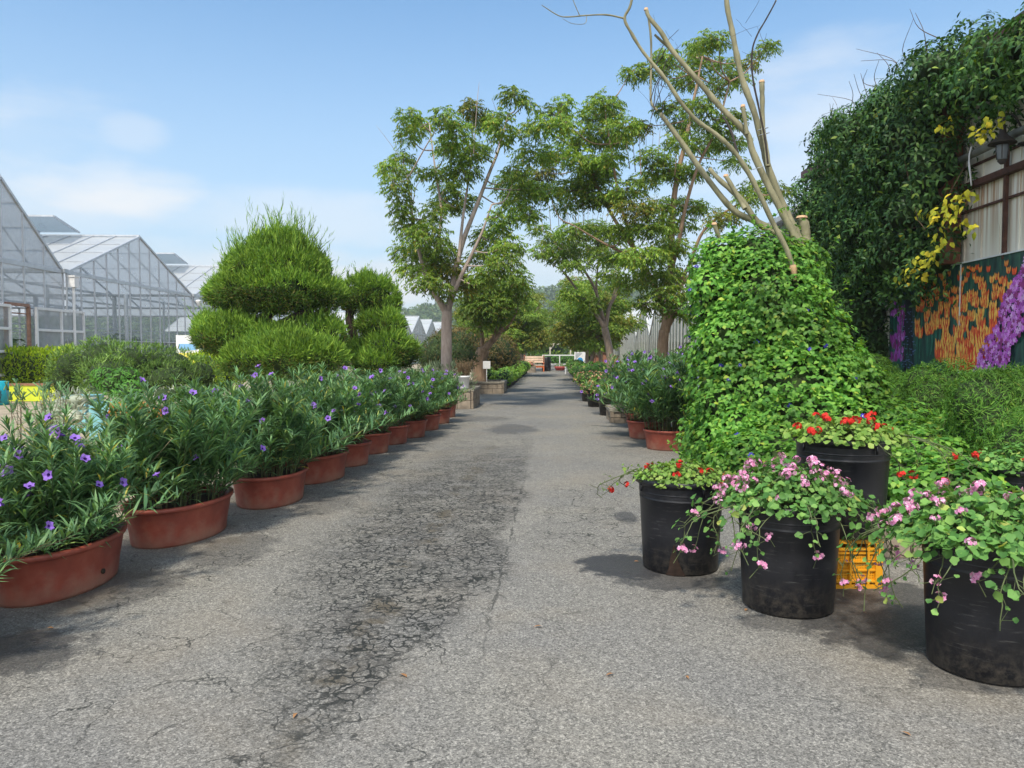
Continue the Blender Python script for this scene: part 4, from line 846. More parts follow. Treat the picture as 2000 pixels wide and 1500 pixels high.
for dth in (-1.15, 0, 1.15):                          # trifoliate
    ax = nrm(n2); d = d0*math.cos(dth)+np.cross(ax, d0)*math.sin(dth)
    mb.leaves(p+nrm(d)*.008, d, n2+rng.normal(0, .18, (k, 3)), rng.uniform(.045, .072, k), rng.uniform(.036, .052, k), rng.uniform(.1, .4, k), .10, 0)
for i in range(190):                                  # wandering tendrils
    j = rng.integers(k); a = p[j]; dd = nrm(n[j]+np.array([0, 0, .6])+rng.normal(0, .5, 3)); L_ = rng.uniform(.12, .46)
    q = curve([a, a+dd*L_*.5+rng.normal(0, .03, 3), a+dd*L_+rng.normal(0, .05, 3)+np.array([0, 0, -.02])], 5); mb.tube(q, (.003, .0012), 3, 1, False)
    kk = 12; mb.leaves(np.repeat(q[[3, 5, 7, 9]], 3, 0), rng.normal(size=(kk, 3)), np.tile([0, 0, 1.], (kk, 1))+rng.normal(0, .4, (kk, 3)), .052, .038, .2, .1, 0)
mb.build('foliage', [M['vine'], M['stem']], vt, True, vt.location)
def peaflower():
    mb = MB(); an = np.array([.3, 1.2, 1.9, 2.8]); d = np.stack([np.cos(an), np.zeros(4), np.sin(an)], 1); mb.leaves(np.zeros((4, 3)), d, np.tile([0, -1., 0], (4, 1)), .034, .030, .2, .05, 0)
    mb.leaves(np.array([[0, -.006, .002]]), np.array([[0, 0, 1.]]), np.array([[0, -1., 0]]), .014, .009, .1, .05, 1); return mb.build('flower', [M['blue'], M['white']], link=False)
PEA = peaflower(); front = np.where((n[:, 1] < -.1) | (n[:, 0] < -.4))[0]
for i in rng.permutation(front)[:30]:
    q = p[i]+n[i]*.03-np.array(vt.location); put('flower', PEA, vt, q, (R(rng.uniform(-20, 30)), R(rng.uniform(-25, 25)), R(rng.uniform(-50, 30))), rng.uniform(.9, 1.25))

# pruned bare tree
dt = thing('bare_tree', (2.8, 9.35, 0), 'leafless pruned tree with olive limbs and sawn stubs rising from the vine tower', 'tree')
dead = MB()
def limb(px, r0, r1, d0=9.3, d1=None, k=9, m=0, mbx=None, n=5, wob=.0):
    d1 = d0 if d1 is None else d1; ds = np.linspace(d0, d1, len(px)); q = curve([P(a, b_, d) for (a, b_), d in zip(px, ds)], n)
    if wob: q = q+np.cumsum(rng.normal(0, wob, q.shape), 0)*np.linspace(0, 1, len(q))[:, None]
    q2 = q.copy(); rr_ = np.linspace(r0*.58, r1*.70, len(q2))*(1+np.clip(rng.normal(0, .07, len(q2)), -.1, .22)); (mbx or dead).tube(q2, rr_, k, m); return q
def cutend(a, b_, d, r): c = P(a, b_, d); cutm.lathe([(0, .012), (r*.8, .008), (r*1.02, -.02)], 10, c)
cutm = MB()
TR = MB(); TR.tube(curve([(2.85, 9.4, 0), (2.75, 9.35, 1.2), (2.82, 9.4, 2.3), (2.9, 9.4, 2.85)], 6), (.19, .15), 12)
tr = TR.build('trunk', M['deadbark'], dt, True, dt.location)
limb([(1545, 470), (1502, 446), (1470, 430), (1430, 408), (1378, 344), (1330, 276), (1290, 222)], .085, .040, 9.35, 9.9)
limb([(1284, 216), (1272, 200), (1271, 160), (1272, 120), (1271, 70), (1265, 24)], .028, .020, 9.9, 10.0)
limb([(1540, 466), (1486, 440), (1446, 388), (1406, 352), (1386, 330)], .075, .035, 9.15, 9.5)
limb([(1455, 408), (1436, 374), (1418, 344)], .05, .038, 9.2, 9.4)
limb([(1548, 520), (1535, 484), (1510, 436), (1470, 352), (1434, 296), (1398, 262), (1362, 236), (1330, 200), (1298, 152), (1258, 104), (1234, 66), (1220, 36), (1232, 8), (1244, -60)], .052, .018, 8.5, 8.2)
limb([(1220, 36), (1185, 29), (1146, 30), (1110, 33), (1090, 30), (1058, 10)], .016, .006, 8.25, 8.0, 6)
limb([(1132, 30), (1124, 12), (1116, -8)], .008, .005, 8.15, 8.1, 5); limb([(1146, 32), (1142, 46), (1118, 46), (1098, 36)], .006, .003, 8.15, 8.0, 5)
limb([(1556, 470), (1536, 430), (1502, 366), (1470, 296), (1458, 260), (1410, 212), (1362, 156), (1314, 100), (1292, 64), (1268, 34), (1262, 18)], .078, .030, 9.0, 9.2)
limb([(1459, 262), (1455, 235), (1451, 208)], .038, .034, 9.0, 9.0); limb([(1312, 98), (1296, 84), (1279, 68)], .028, .02, 9.2, 9.25)
limb([(1562, 470), (1548, 440), (1536, 416), (1502, 332), (1488, 274), (1472, 216), (1450, 156), (1439, 108), (1430, 60), (1420, 10), (1414, -70)], .085, .040, 9.5, 9.7)
limb([(1500, 325), (1498, 300), (1490, 250), (1489, 200), (1488, 160)], .050, .042, 9.4, 9.5)
limb([(1500, 320), (1494, 270), (1482, 210), (1470, 150), (1469, 100), (1480, 66), (1496, 38), (1517, -2), (1535, -50)], .022, .012, 9.2, 9.0, 6, 1)
limb([(1440, 300), (1430, 262), (1418, 236), (1412, 228)], .028, .016, 8.8, 8.9, 6, 1)
limb([(1574, 470), (1572, 445), (1566, 425)], .10, .085, 9.6); limb([(1408, 470), (1400, 452), (1395, 437)], .04, .038, 9.2)
limb([(1300, 96), (1290, 115), (1278, 128), (1270, 136)], .012, .008, 9.1, 9.2, 5, 1)
for a in range(26):                                   # thin dead shoots
    x0, y0 = [(1300, 180), (1330, 150), (1360, 190), (1290, 240), (1470, 100), (1310, 100), (1340, 260), (1440, 60)][a % 8]; x0 += rng.normal(0, 12); y0 += rng.normal(0, 14)
    dx, dy = rng.normal(0, 26), -abs(rng.normal(30, 26)); limb([(x0, y0), (x0+dx*.4+rng.normal(0, 8), y0+dy*.5), (x0+dx, y0+dy)], .0045, .002, 9.2, 9.2+rng.normal(0, .2), 3, 1, n=4, wob=.004)
for a in range(7):
    x0, y0 = 1285+rng.normal(0, 6), 205+rng.normal(0, 30); limb([(x0, y0), (x0+rng.normal(8, 8), y0-45), (x0+rng.normal(38, 14), y0-80)], .010, .004, 9.6, 9.7, 4, 1)
dead.build('limbs', [M['deadbark'], M['darktwig']], dt, True, dt.location)
for a in [(1265, 22, 10.0, .018), (1262, 17, 9.2, .026), (1488, 158, 9.5, .036), (1451, 206, 9.0, .029), (1418, 342, 9.4, .033), (1566, 423, 9.6, .072), (1395, 436, 9.2, .033), (1549, 522, 8.5, .043)]: cutend(*a)
cutm.tube([P(1549, 520, 8.5), P(1553, 548, 8.45)], (.045, .02), 6)
cutm.build('sawn_ends', M['cut'], dt, True, dt.location)
for a, b_, d in [(1490, 252, 9.42), (1492, 262, 9.42), (1481, 328, 9.0)]:
    tie = MB(); c = P(a, b_, d); tie.tube([c+np.array([.062*math.cos(q), .066*math.sin(q), .02*math.sin(q+1)]) for q in np.linspace(0, 6.283, 13)], .0045, 5); tie.build('tie_string', M['galv'], dt, True, dt.location)
ps = MB(); ps.tube([(1.86, 9.95, 0), (1.86, 9.95, 2.3)], .025, 8); tag(ps.build('post', M['galv']), 'thin galvanised post at the left side of the vine tower', 'post')
# ------------------------------------------------------------------ zelkova trees
def sprays(mb, blobs, dens, L=(.07, .115), wr=.37, per=9, twig=True, dry=0.0, flat_=.75, tm=2):
    """hanging leafy sprays filling ellipsoids (cx,cy,cz,rx,ry,rz)"""
    for b in blobs:
        c, r = np.array(b[:3]), np.array(b[3:6]); n = max(6, int(dens*5.8*4.19*r[0]*r[1]*r[2]/max(min(r), .2)**.9))
        u = sphere_pts(n)*(rng.random((n, 1))**.42); p = c+u*r
        o = nrm(u*np.array([1, 1, .35])+rng.normal(0, .45, (n, 3))*np.array([1, 1, .35])); o[:, 2] -= .12
        ln = rng.uniform(.14, .28, n); dr = dry if np.isscalar(dry) else 0
        isdry = rng.random() < dr; t = np.linspace(.12, 1, per)
        for k, tt in enumerate(t):
            sd = np.cross(o, [0, 0, 1.]); sg = 1 if k % 2 else -1
            q = p+o*(ln*tt)[:, None]+np.array([0, 0, -1.])*(ln*.30*tt*tt)[:, None]
            d = o*.55+nrm(sd)*sg*.7+np.array([0, 0, -.45])+rng.normal(0, .28, (n, 3))
            mb.leaves(q, d, np.tile([0, 0, 1.], (n, 1))+rng.normal(0, .35, (n, 3)), rng.uniform(L[0], L[1], n), rng.uniform(L[0], L[1], n)*wr, .3, .12, 1 if isdry else 0)
        if twig:
            e = p+o*ln[:, None]+np.array([0, 0, -1.])*(ln*.3)[:, None]; s_ = nrm(np.cross(o, [0, 0, 1.]))*.0045
            v = np.stack([p-s_, p+s_, e], 1).reshape(-1, 3); mb.add(v, np.arange(n*3).reshape(-1, 3), tm)
def tree(label, base, d, trunk, tr, limbs, blobs, cat='tree', dens=30, dry=.15, depth=1.2, bark='bark', L=(.07, .115), per=9, group=None, twigs=True, bare=()):
    t = thing('tree', (*base, 0), label, cat, group); B = []; W_ = MB(); X = MB()
    q = curve([np.array([*base, 0])]+[P(a, b_, d) for a, b_ in trunk], 6); rr = np.linspace(tr[0], tr[1], len(q)); rr[0] *= 1.35
    W_.tube(q, rr, 12); nodes = [q[-1]]
    for l in limbs:
        pts, r0, r1, dz = l; ds = np.linspace(0, dz, len(pts)); c = curve([P(a, b_, d+z) for (a, b_), z in zip(pts, ds)], 5)
        X.tube(c, (r0, r1), 7); nodes += list(c[3:])
    nodes = np.array(nodes)
    for (px, py, rx, ry) in blobs:
        dd = d+rng.uniform(-depth, depth); c = P(px, py, dd); k = d/F; ax, az = rx*k*.95, ry*k*.95
        B.append((*c, ax, max(.35, (ax+az)*.5), az))
        # a branch from the nearest lower limb point
        dist = np.linalg.norm(nodes-c, axis=1)+np.maximum(0, nodes[:, 2]-c[2])*2.5; a = nodes[dist.argmin()]
        mid = (a+c)/2+np.array([0, 0, -.12])+rng.normal(0, .08, 3); X.tube(curve([a, mid, c], 4), (.024, .007), 5)
        for z in range(3): e = c+rng.normal(0, .5, 3)*np.array([ax, ax, az]); X.tube(curve([c, (c+e)/2+rng.normal(0, .04, 3), e], 3), (.010, .004), 4)
    for pts in bare:
        c = curve([P(a, b_, d+rng.normal(0, .3)) for a, b_ in pts], 4); X.tube(c, (.014, .003), 4)
    W_.build('trunk', M[bark], t, True, t.location); X.build('branches', M[bark], t, True, t.location)
    cr = MB(); sprays(cr, B, dens, L, per=per, twig=twigs, dry=dry); cr.build('crown', [M['zelkova'], M['zelkova_dry'], M[bark]], t, True, t.location); return t
z4 = lambda L_: [(700+a/2.5, 140+b_/2.5, c/2.5, e/2.5) for a, b_, c, e in L_]
z5 = lambda L_: [(1050+a/2.5, b_/2.5, c/2.5, e/2.5) for a, b_, c, e in L_]
T1 = z4([(250, 210, 50, 35), (290, 260, 60, 45), (240, 310, 40, 35), (420, 220, 55, 45), (480, 290, 75, 55), (550, 170, 60, 38), (610, 230, 75, 48), (690, 240, 55, 45), (760, 110, 60, 36), (820, 150, 30, 22), (700, 320, 40, 30), (540, 380, 100, 55), (430, 360, 55, 42), (400, 490, 80, 28), (510, 470, 85, 60), (300, 490, 50, 18),
         (225, 420, 55, 26), (165, 470, 55, 45), (185, 550, 60, 55), (205, 650, 55, 55), (430, 560, 65, 42), (480, 630, 110, 50), (370, 680, 55, 45), (255, 740, 75, 60), (340, 790, 100, 65), (245, 870, 85, 55), (380, 880, 105, 60), (280, 960, 85, 50), (420, 960, 120, 55), (340, 1030, 80, 36), (520, 1030, 95, 45), (430, 1075, 50, 24),
         (730, 540, 75, 50), (780, 620, 90, 60), (710, 710, 75, 55), (650, 800, 95, 60), (740, 850, 70, 50), (610, 900, 85, 55), (710, 930, 80, 50), (620, 990, 85, 42), (840, 690, 55, 40), (770, 480, 55, 40), (850, 570, 75, 45), (780, 300, 30, 20)])
tree('tall zelkova tree with a pale straight trunk behind the left row of petunias', (-2.95, 20.3), 20.3, [(872, 690), (872, 640), (873, 606)], (.155, .135),
     [([(872, 612), (858, 588), (840, 560), (822, 505), (806, 430), (796, 350)], .10, .025, -.6), ([(875, 606), (883, 570), (889, 530), (905, 470), (928, 410), (955, 340), (975, 290), (992, 225)], .105, .022, .5), ([(884, 580), (898, 545), (920, 500), (943, 450), (960, 400)], .07, .02, -.5), ([(850, 575), (850, 500), (862, 420), (850, 330), (838, 240)], .055, .015, .8), ([(895, 515), (905, 420), (918, 330), (925, 230)], .05, .012, 1.0)],
     T1, dens=44, dry=.02, depth=1.5, bark='barkpink', bare=[[(806, 420), (800, 350), (772, 295), (735, 245)], [(800, 350), (780, 310), (768, 260)], [(806, 400), (815, 360), (840, 345)], [(925, 300), (932, 200), (936, 160)], [(975, 290), (972, 230), (960, 190)]])
T2 = z4([(620, 1060, 120, 42), (700, 1030, 115, 50), (560, 1110, 85, 42), (650, 1140, 115, 52), (760, 1090, 75, 50), (560, 1170, 70, 42), (680, 1190, 75, 42), (770, 1000, 65, 42), (620, 1225, 55, 28), (720, 1150, 60, 40), (800, 1040, 50, 35), (590, 1245, 40, 22)])
tree('leaning forked zelkova tree growing out of the lower stone planter', (-2.72, 27.1), 27.1, [(937, 722), (938, 700), (945, 682)], (.27, .22), [([(944, 684), (960, 668), (972, 655), (985, 625), (992, 590)], .14, .04, .4), ([(975, 648), (990, 640), (1003, 622), (1012, 600)], .06, .02, -.4), ([(942, 690), (941, 640), (938, 610), (925, 570)], .08, .03, .6), ([(960, 668), (975, 620), (972, 570)], .06, .02, .8)], T2, dens=30, dry=.05, depth=1.3, bark='barkrust', L=(.08, .125))
T4 = z4([(1060, 780, 105, 42), (1150, 755, 85, 34), (960, 825, 85, 42), (1000, 890, 105, 42), (1120, 855, 105, 42), (1225, 800, 80, 50), (900, 875, 55, 40), (1060, 940, 75, 26), (880, 765, 55, 34), (1210, 900, 90, 45), (1240, 990, 60, 40), (1130, 1130, 60, 50), (1040, 1080, 60, 30)])
tree('slim vase shaped zelkova tree with bare lower fork right of the road', (1.95, 28.2), 28.2, [(1192, 735), (1191, 690), (1181, 640)], (.16, .13),
     [([(1181, 642), (1165, 615), (1140, 585), (1115, 550), (1095, 525)], .09, .03, -.3), ([(1182, 640), (1172, 600), (1160, 560), (1135, 520), (1110, 490)], .08, .03, .4), ([(1183, 640), (1190, 600), (1203, 575), (1210, 545), (1200, 500)], .08, .03, .3), ([(1180, 625), (1168, 590), (1165, 550), (1170, 500)], .06, .025, -.5)],
     T4, dens=30, dry=.08, depth=1.4, bark='bark', L=(.08, .125), bare=[[(1120+i*6, 470+abs(i-4)*3), (1112+i*9, 430), (1098+i*13, 385-10*(i % 3))] for i in range(10)]+[[(1060+i*16, 450), (1056+i*17, 410), (1050+i*18, 372+8*(i % 2))] for i in range(6)])
T5a = z4([(1000, 150, 45, 34), (945, 200, 80, 45), (895, 270, 95, 45), (1010, 245, 55, 38), (1195, 145, 80, 38), (1165, 210, 95, 48), (1245, 185, 45, 45), (1060, 330, 95, 45), (1200, 300, 105, 52), (1290, 260, 75, 45), (860, 395, 95, 42), (960, 410, 80, 42), (1080, 420, 95, 50), (1160, 490, 105, 52), (900, 490, 80, 42), (1030, 560, 95, 42), (1130, 610, 105, 42), (930, 590, 65, 38), (1010, 660, 60, 30), (1230, 420, 60, 40), (830, 560, 60, 40)])
T5b = z5([(455, 350, 60, 30), (560, 330, 75, 40), (620, 270, 55, 38), (770, 320, 85, 50), (730, 390, 85, 42), (800, 200, 60, 32), (880, 190, 65, 24), (780, 250, 55, 42), (905, 300, 45, 34), (940, 370, 85, 32), (880, 430, 50, 34), (1110, 230, 50, 30), (1030, 300, 50, 32), (650, 520, 75, 34), (790, 520, 80, 40), (700, 600, 75, 42), (870, 610, 80, 42), (965, 560, 50, 36), (820, 700, 100, 48), (930, 690, 75, 42), (690, 680, 65, 34), (560, 760, 85, 36), (630, 830, 95, 42), (740, 830, 95, 42), (540, 870, 75, 42), (960, 790, 60, 30), (1060, 920, 80, 40), (1190, 930, 65, 34), (1030, 965, 65, 30), (440, 920, 85, 42), (340, 960, 95, 42), (250, 880, 100, 42), (480, 1010, 95, 42), (600, 1000, 85, 42), (720, 1000, 85, 42), (560, 1100, 105, 50), (680, 1090, 95, 48), (790, 1010, 50, 32), (420, 1120, 95, 40), (640, 1200, 105, 50), (520, 1250, 115, 48), (400, 1250, 95, 42), (590, 1340, 105, 48), (680, 1340, 70, 50), (480, 1370, 95, 48), (640, 1430, 85, 42), (900, 1060, 75, 40), (560, 1480, 80, 40), (740, 1440, 70, 40), (690, 1520, 70, 40), (300, 800, 70, 40), (380, 690, 70, 40), (480, 620, 70, 40)])
tree('biggest zelkova tree with flaking brown trunk in front of the striped greenhouse gables', (2.98, 21.0), 21.0, [(1292, 720), (1294, 680), (1297, 645)], (.175, .14),
     [([(1298, 648), (1308, 590), (1311, 520), (1312, 430), (1322, 350), (1340, 270), (1358, 180), (1372, 110)], .14, .02, .4), ([(1310, 530), (1326, 470), (1340, 400), (1365, 320), (1400, 250), (1425, 160)], .07, .018, -.6), ([(1300, 620), (1280, 560), (1240, 490), (1195, 420), (1160, 350), (1120, 280), (1090, 220)], .08, .016, .6), ([(1270, 540), (1225, 500), (1170, 470), (1120, 440)], .05, .016, -.8), ([(1240, 490), (1210, 390), (1195, 300), (1180, 210)], .055, .014, -.4), ([(1310, 580), (1345, 520), (1375, 450), (1440, 400), (1510, 378)], .065, .016, -.5), ([(1302, 640), (1318, 610), (1330, 560), (1360, 520)], .09, .02, .8)],
     T5a+T5b, dens=38, dry=.09, depth=1.9, bark='barkrust', bare=[[(1230+i*11, 330+6*(i % 3)), (1226+i*12, 300), (1220+i*14, 262-9*(i % 3))] for i in range(9)])
# the farther rows: two moulds, copied
def mould(seed, H, dry, label):
    g = np.random.default_rng(seed); q = curve([(0, 0, 0), (g.normal(0, .08), g.normal(0, .08), H*.15), (g.normal(0, .12), g.normal(0, .12), H*.30)], 5)
    w = MB(); w.tube(q, (.15, .11), 9); X = MB(); B = []
    for i in range(6):
        a = i*1.05+g.normal(0, .2); e = np.array([math.cos(a)*H*.26, math.sin(a)*H*.26, H*g.uniform(.62, .95)]); c = curve([q[-1], q[-1]+(e-q[-1])*np.array([.35, .35, .5]), e], 5); X.tube(c, (.065, .015), 6)
        for k in range(7): p = c[g.integers(3, len(c))]; B.append((*(p+g.normal(0, .55, 3)), g.uniform(.5, .85), g.uniform(.5, .85), g.uniform(.26, .42)))
    for i in range(16): a = g.uniform(0, 6.28); r = g.uniform(.15, .33)*H; B.append((math.cos(a)*r, math.sin(a)*r, H*g.uniform(.32, .6), g.uniform(.6, .9), g.uniform(.6, .9), g.uniform(.3, .45)))
    cr = MB(); sprays(cr, B, 9, (.10, .16), per=8, twig=False, dry=dry)
    return w.build('trunk', M['bark'], link=False), X.build('branches', M['bark'], link=False), cr.build('crown', [M['zelkova'], M['zelkova_dry'], M['bark']], link=False)
MO = [mould(41, 6.4, .25, ''), mould(42, 5.6, .65, '')]
FT = [(-2.35, 44, 0, .85, 'thin pale zelkova tree left of the road near the orange bench'), (-2.6, 57, 1, .95, 'yellowing zelkova tree beyond the orange bench on the left'), (-2.9, 70, 0, 1.0, 'farthest zelkova tree on the left of the road'), (2.15, 37.5, 0, .92, 'zelkova tree beside the rust brown cabinet on the right'), (2.2, 45, 1, .95, 'yellowing zelkova tree past the rust brown cabinet on the right'), (2.3, 54, 0, 1.0, 'zelkova tree over the second brown cabinet on the right'), (2.4, 64, 1, 1.05, 'farthest yellowing zelkova tree on the right before the gate'), (-6.5, 62, 1, 1.0, 'yellowing zelkova tree set back left behind the bronze maple mounds'), (-5.5, 84, 0, 1.1, 'broad green tree left of the far white gate'), (4.6, 86, 0, 1.1, 'broad green tree right of the far white gate')]
for i, (x, y, k, s, l) in enumerate(FT):
    t = thing('tree', (x, y, 0), l, 'tree', 'zelkova trees lining the far road', R(i*67))
    for nm, me in zip(('trunk', 'branches', 'crown'), MO[k]): put(nm, me, t)
    t.scale = (s, s, s)

# ------------------------------------------------------------------ junipers clipped in tiers
def juniper(name, base, d, tiers, label, dens, spike, trunk):
    t = thing('juniper', (*base, 0), label, 'topiary tree'); f = MB(); k = d/F; B = []
    for (px, py, rx, ry, dz) in tiers:
        c = P(px, py, d+dz); B.append((*c, rx*k, rx*k*.8, ry*k))
    w = MB()
    for tr in trunk: w.tube(curve([(np.array([*base, 0]) if a is None else P(a[0], a[1], d)) for a in tr[0]], 5), tr[1], 8)
    w.build('trunk', M['juniperbark'], t, True, t.location)
    B += [(c[0]+c[3]*.75*u[0], c[1]+c[4]*.75*u[1], c[2]+c[5]*.62*u[2], c[3]*.30, c[4]*.32, c[5]*.40) for c in list(B) for u in sphere_pts(7) if u[2] > -.6]
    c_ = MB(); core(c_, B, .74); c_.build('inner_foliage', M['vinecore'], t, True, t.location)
    p, n = blob_points(B, dens*2.1, (.66, 1.0)); hole = np.sin(p[:, 0]*11+np.sin(p[:, 2]*9))+np.sin(p[:, 1]*10+p[:, 2]*13)+np.sin(p[:, 2]*17+p[:, 0]*6); kp = (hole > -1.35) | (rng.random(len(p)) < .15); p, n = p[kp], n[kp]; q = len(p); top = np.clip(n[:, 2]*.6+.45, .12, 1)
    for z in range(4):                                # four blades to a shoot
        d_ = n*.7+np.array([0, 0, .6])+rng.normal(0, .45, (q, 3)); L_ = rng.uniform(.05, .16, q)*(.45+.75*top)
        low = n[:, 2] < -.05  # shoots facing down take the darker green
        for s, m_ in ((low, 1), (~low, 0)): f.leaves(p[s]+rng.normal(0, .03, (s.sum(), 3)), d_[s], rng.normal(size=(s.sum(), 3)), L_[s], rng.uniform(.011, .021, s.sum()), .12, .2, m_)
    sel = rng.permutation(np.where(n[:, 2] > .25)[0])[:spike]   # long upright leaders
    for j in sel:
        h = rng.uniform(.16, .40)*(1+.75*(p[j][2] > 3.1)); kk = 16; tt = np.linspace(0, 1, kk); ax = nrm(n[j]*.35+np.array([0, 0, 1])+rng.normal(0, .18, 3)); bend = rng.normal(0, .08, 3)
        a = p[j]+ax*(h*tt)[:, None]+bend*(tt**2)[:, None]
        f.leaves(a, ax+rng.normal(0, .28, (kk, 3)), rng.normal(size=(kk, 3)), (.06+.06*(1-tt))*h/.3, .015*(1.2-tt)+.005, .1, .2, 0)
    f.build('foliage', [M['juniper'], M['juniper_under']], t, True, t.location); return B
juniper('juniper', (-5.1, 14.3), 14, [(535, 568, 118, 46, 0), (540, 532, 104, 54, .1), (545, 500, 64, 48, .1), (465, 578, 66, 32, .1), (615, 578, 62, 34, .2), (452, 656, 72, 40, -.3), (535, 668, 60, 28, -.4), (622, 656, 54, 38, .1), (420, 650, 42, 34, .1), (570, 700, 70, 40, -.9), (500, 705, 62, 36, -.8), (620, 705, 56, 38, -.7), (560, 690, 60, 34, -.9)],
        'big green juniper clipped into three shaggy tiers with wild leaders on top', 820, 480, [([None, (520, 640), (540, 600)], (.16, .10)), ([(525, 650), (470, 620), (450, 640)], (.07, .04)), ([(530, 640), (600, 610), (625, 640)], (.07, .04))])
tp_ = P(545, 470, 14)
juniper('juniper', (-3.65, 15.6), 15.4, [(705, 580, 44, 34, 0), (738, 590, 44, 36, .1), (722, 568, 40, 32, 0), (745, 637, 46, 28, -.2), (760, 683, 46, 36, -.4), (790, 692, 28, 30, -.2), (706, 690, 36, 20, -.3), (735, 712, 44, 26, -.6)],
        'smaller brown-tinged juniper clipped into cloud pads, right of the big one', 820, 90, [([None, (686, 640), (690, 600), (700, 585)], (.11, .07)), ([(686, 640), (730, 630)], (.05, .03)), ([(690, 680), (740, 690)], (.05, .03))])

# ------------------------------------------------------------------ shrubs, beds and planters on the left
def shrub(name, label, blobs, m, cat='shrub', per=200, L=(.08, .16), wr=.25, mode='hang', up=.3, corem='vinecore', ck=.72, **kw):
    b0 = blobs[0]; t = thing(name, (b0[0], b0[1], 0), label, cat)
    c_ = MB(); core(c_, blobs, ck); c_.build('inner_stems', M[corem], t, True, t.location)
    f = MB(); foliage(f, blobs, per, L, wr, mode, up, **kw); f.build('foliage', M[m], t, True, t.location); return t
# lime hedge of golden conifers behind the yellow box, 9 bushes grown together
hb = []
for i in range(13): y = 18.7+i*.62; x = -14.7-.08*i+.45*i*0; c = P(-70+i*17, 728, 22.3+.12*i); hb.append((c[0], c[1], .95, .42, .45, .62+rng.normal(0, .05)))
shrub('hedge', 'lime green hedge of golden conifers along the glass greenhouse', hb, 'lime', 'hedge', 420, (.08, .16), .30, 'out', .9, jit=.45, corem='vinecore')
hb = [(*P(400+i*24, 712, 23), .5, .5, .55) for i in range(3)]; hb = [(a, b_, .9, c, e, f) for a, b_, _, c, e, f in hb]
shrub('hedge', 'short lime hedge showing beside the big juniper under the info board', hb, 'lime', 'hedge', 420, (.08, .16), .30, 'out', .9)
def pb(px, py, d, rx, ry, rd=None): k = d/F; c = P(px, py, d); return (*c, rx*k, (rd or rx)*k, ry*k)
shrub('shrub', 'wispy dark green shrub in front of the glass facade', [pb(150, 715, 16, 50, 40), pb(200, 700, 16, 50, 40), pb(250, 712, 15.5, 50, 44), pb(215, 735, 15, 60, 40), pb(300, 715, 16, 45, 42), pb(345, 720, 16, 42, 40), pb(390, 735, 16, 40, 38), pb(330, 745, 15.5, 60, 40), pb(130, 740, 16, 35, 45)], 'shrub', per=420, L=(.07, .15), wr=.16, mode='out', up=.7, jit=.7)
shrub('shrub', 'bright feathery leaved shrub drooping over the orange pot', [pb(225, 750, 13, 34, 22), pb(255, 765, 12.6, 30, 26), pb(205, 735, 13.2, 28, 20), pb(245, 735, 13, 30, 20)], 'locust', per=500, L=(.06, .10), wr=.28, mode='hang', up=.7)
shrub('dusty_miller', 'silvery white leaved plant spilling over the pale blue boxes', [pb(125, 795, 11, 34, 24), pb(100, 812, 10.8, 26, 24), pb(150, 782, 11, 26, 16), pb(140, 815, 10.7, 28, 22)], 'silver', 'plant', 420, (.07, .13), .22, 'out', .4, corem='silver')
shrub('flower_bush', 'pale white flowering bush behind the second petunia tub', [pb(325, 770, 11, 26, 14), pb(350, 765, 11.4, 24, 14), pb(305, 768, 11.2, 18, 12)], 'silver', 'plant', 120, (.03, .05), .7, 'out', .3, corem='vinecore', ck=.8)
seed_ = thing('lily_plant', (*P(60, 800, 9.5)[:2], 0), 'dark seed-headed lilies with narrow pods behind the nearest tubs', 'plant')
mb = MB()
for i in range(26):
    c = P(rng.uniform(15, 130), 800, 9.5+rng.uniform(-.5, .5)); h = rng.uniform(.75, 1.12); q = curve([(c[0], c[1], 0), (c[0]+rng.normal(0, .04), c[1], h*.5), (c[0]+rng.normal(0, .08), c[1], h)], 4); mb.tube(q, (.006, .003), 4, 1)
    k = 26; tt = rng.uniform(.2, .95, k); b_ = np.stack([np.interp(tt, np.linspace(0, 1, len(q)), q[:, a]) for a in range(3)], 1); an = rng.uniform(0, 6.28, k)
    mb.leaves(b_, np.stack([np.cos(an), np.sin(an), np.full(k, .45)], 1), np.tile([0, 0, 1.], (k, 1)), rng.uniform(.06, .11, k), .014, .3, .15, 0)
    for s in range(4): mb.tube([q[-1]+np.array([rng.normal(0, .02), 0, -.05]), q[-1]+np.array([rng.normal(0, .05), rng.normal(0, .05), .06])], (.009, .006), 5, 0)
mb.build('foliage', [M['ruellia'], M['drystem']], seed_, True, seed_.location)
# painted boxes and pots
def paintbox(name, label, px0, px1, d, h, dep, m, cap=None, cat='planter', z0=0):
    a, b_ = P(px0, 750, d), P(px1, 750, d); t = thing(name, ((a[0]+b_[0])/2, d+dep/2, z0), label, cat); w = b_[0]-a[0]
    mb = MB(); th = .05
    mb.box((0, -dep/2+th/2, h/2), (w, th, h)); mb.box((0, dep/2-th/2, h/2), (w, th, h)); mb.box((-w/2+th/2, 0, h/2), (th, dep-2*th, h-.004)); mb.box((w/2-th/2, 0, h/2), (th, dep-2*th, h-.004)); mb.build('box', m, t, False)
    if cap: mb = MB(); mb.box((0, -dep/2+.06, h+.02), (w+.05, .16, .05)); mb.box((0, dep/2-.06, h+.02), (w+.05, .16, .05)); mb.build('coping', cap, t, False)
    mb = MB(); mb.box((0, 0, h*.45), (w-.11, dep-.11, h*.86)); mb.build('soil', M['soil'], t, False); return t
yel = mat('lime_yellow_paint', (.58, .66, .045), .6, .12, 3); trq = mat('turquoise_paint', (.012, .33, .42), .5, .15, 3); pbl = mat('pale_blue_paint', (.22, .50, .56), .6, .15, 3); org = mat('orange_glaze', (.50, .17, .015), .5, .35, 4); brk = mat('brick_coping', (.30, .15, .09), .85, .3, 9)
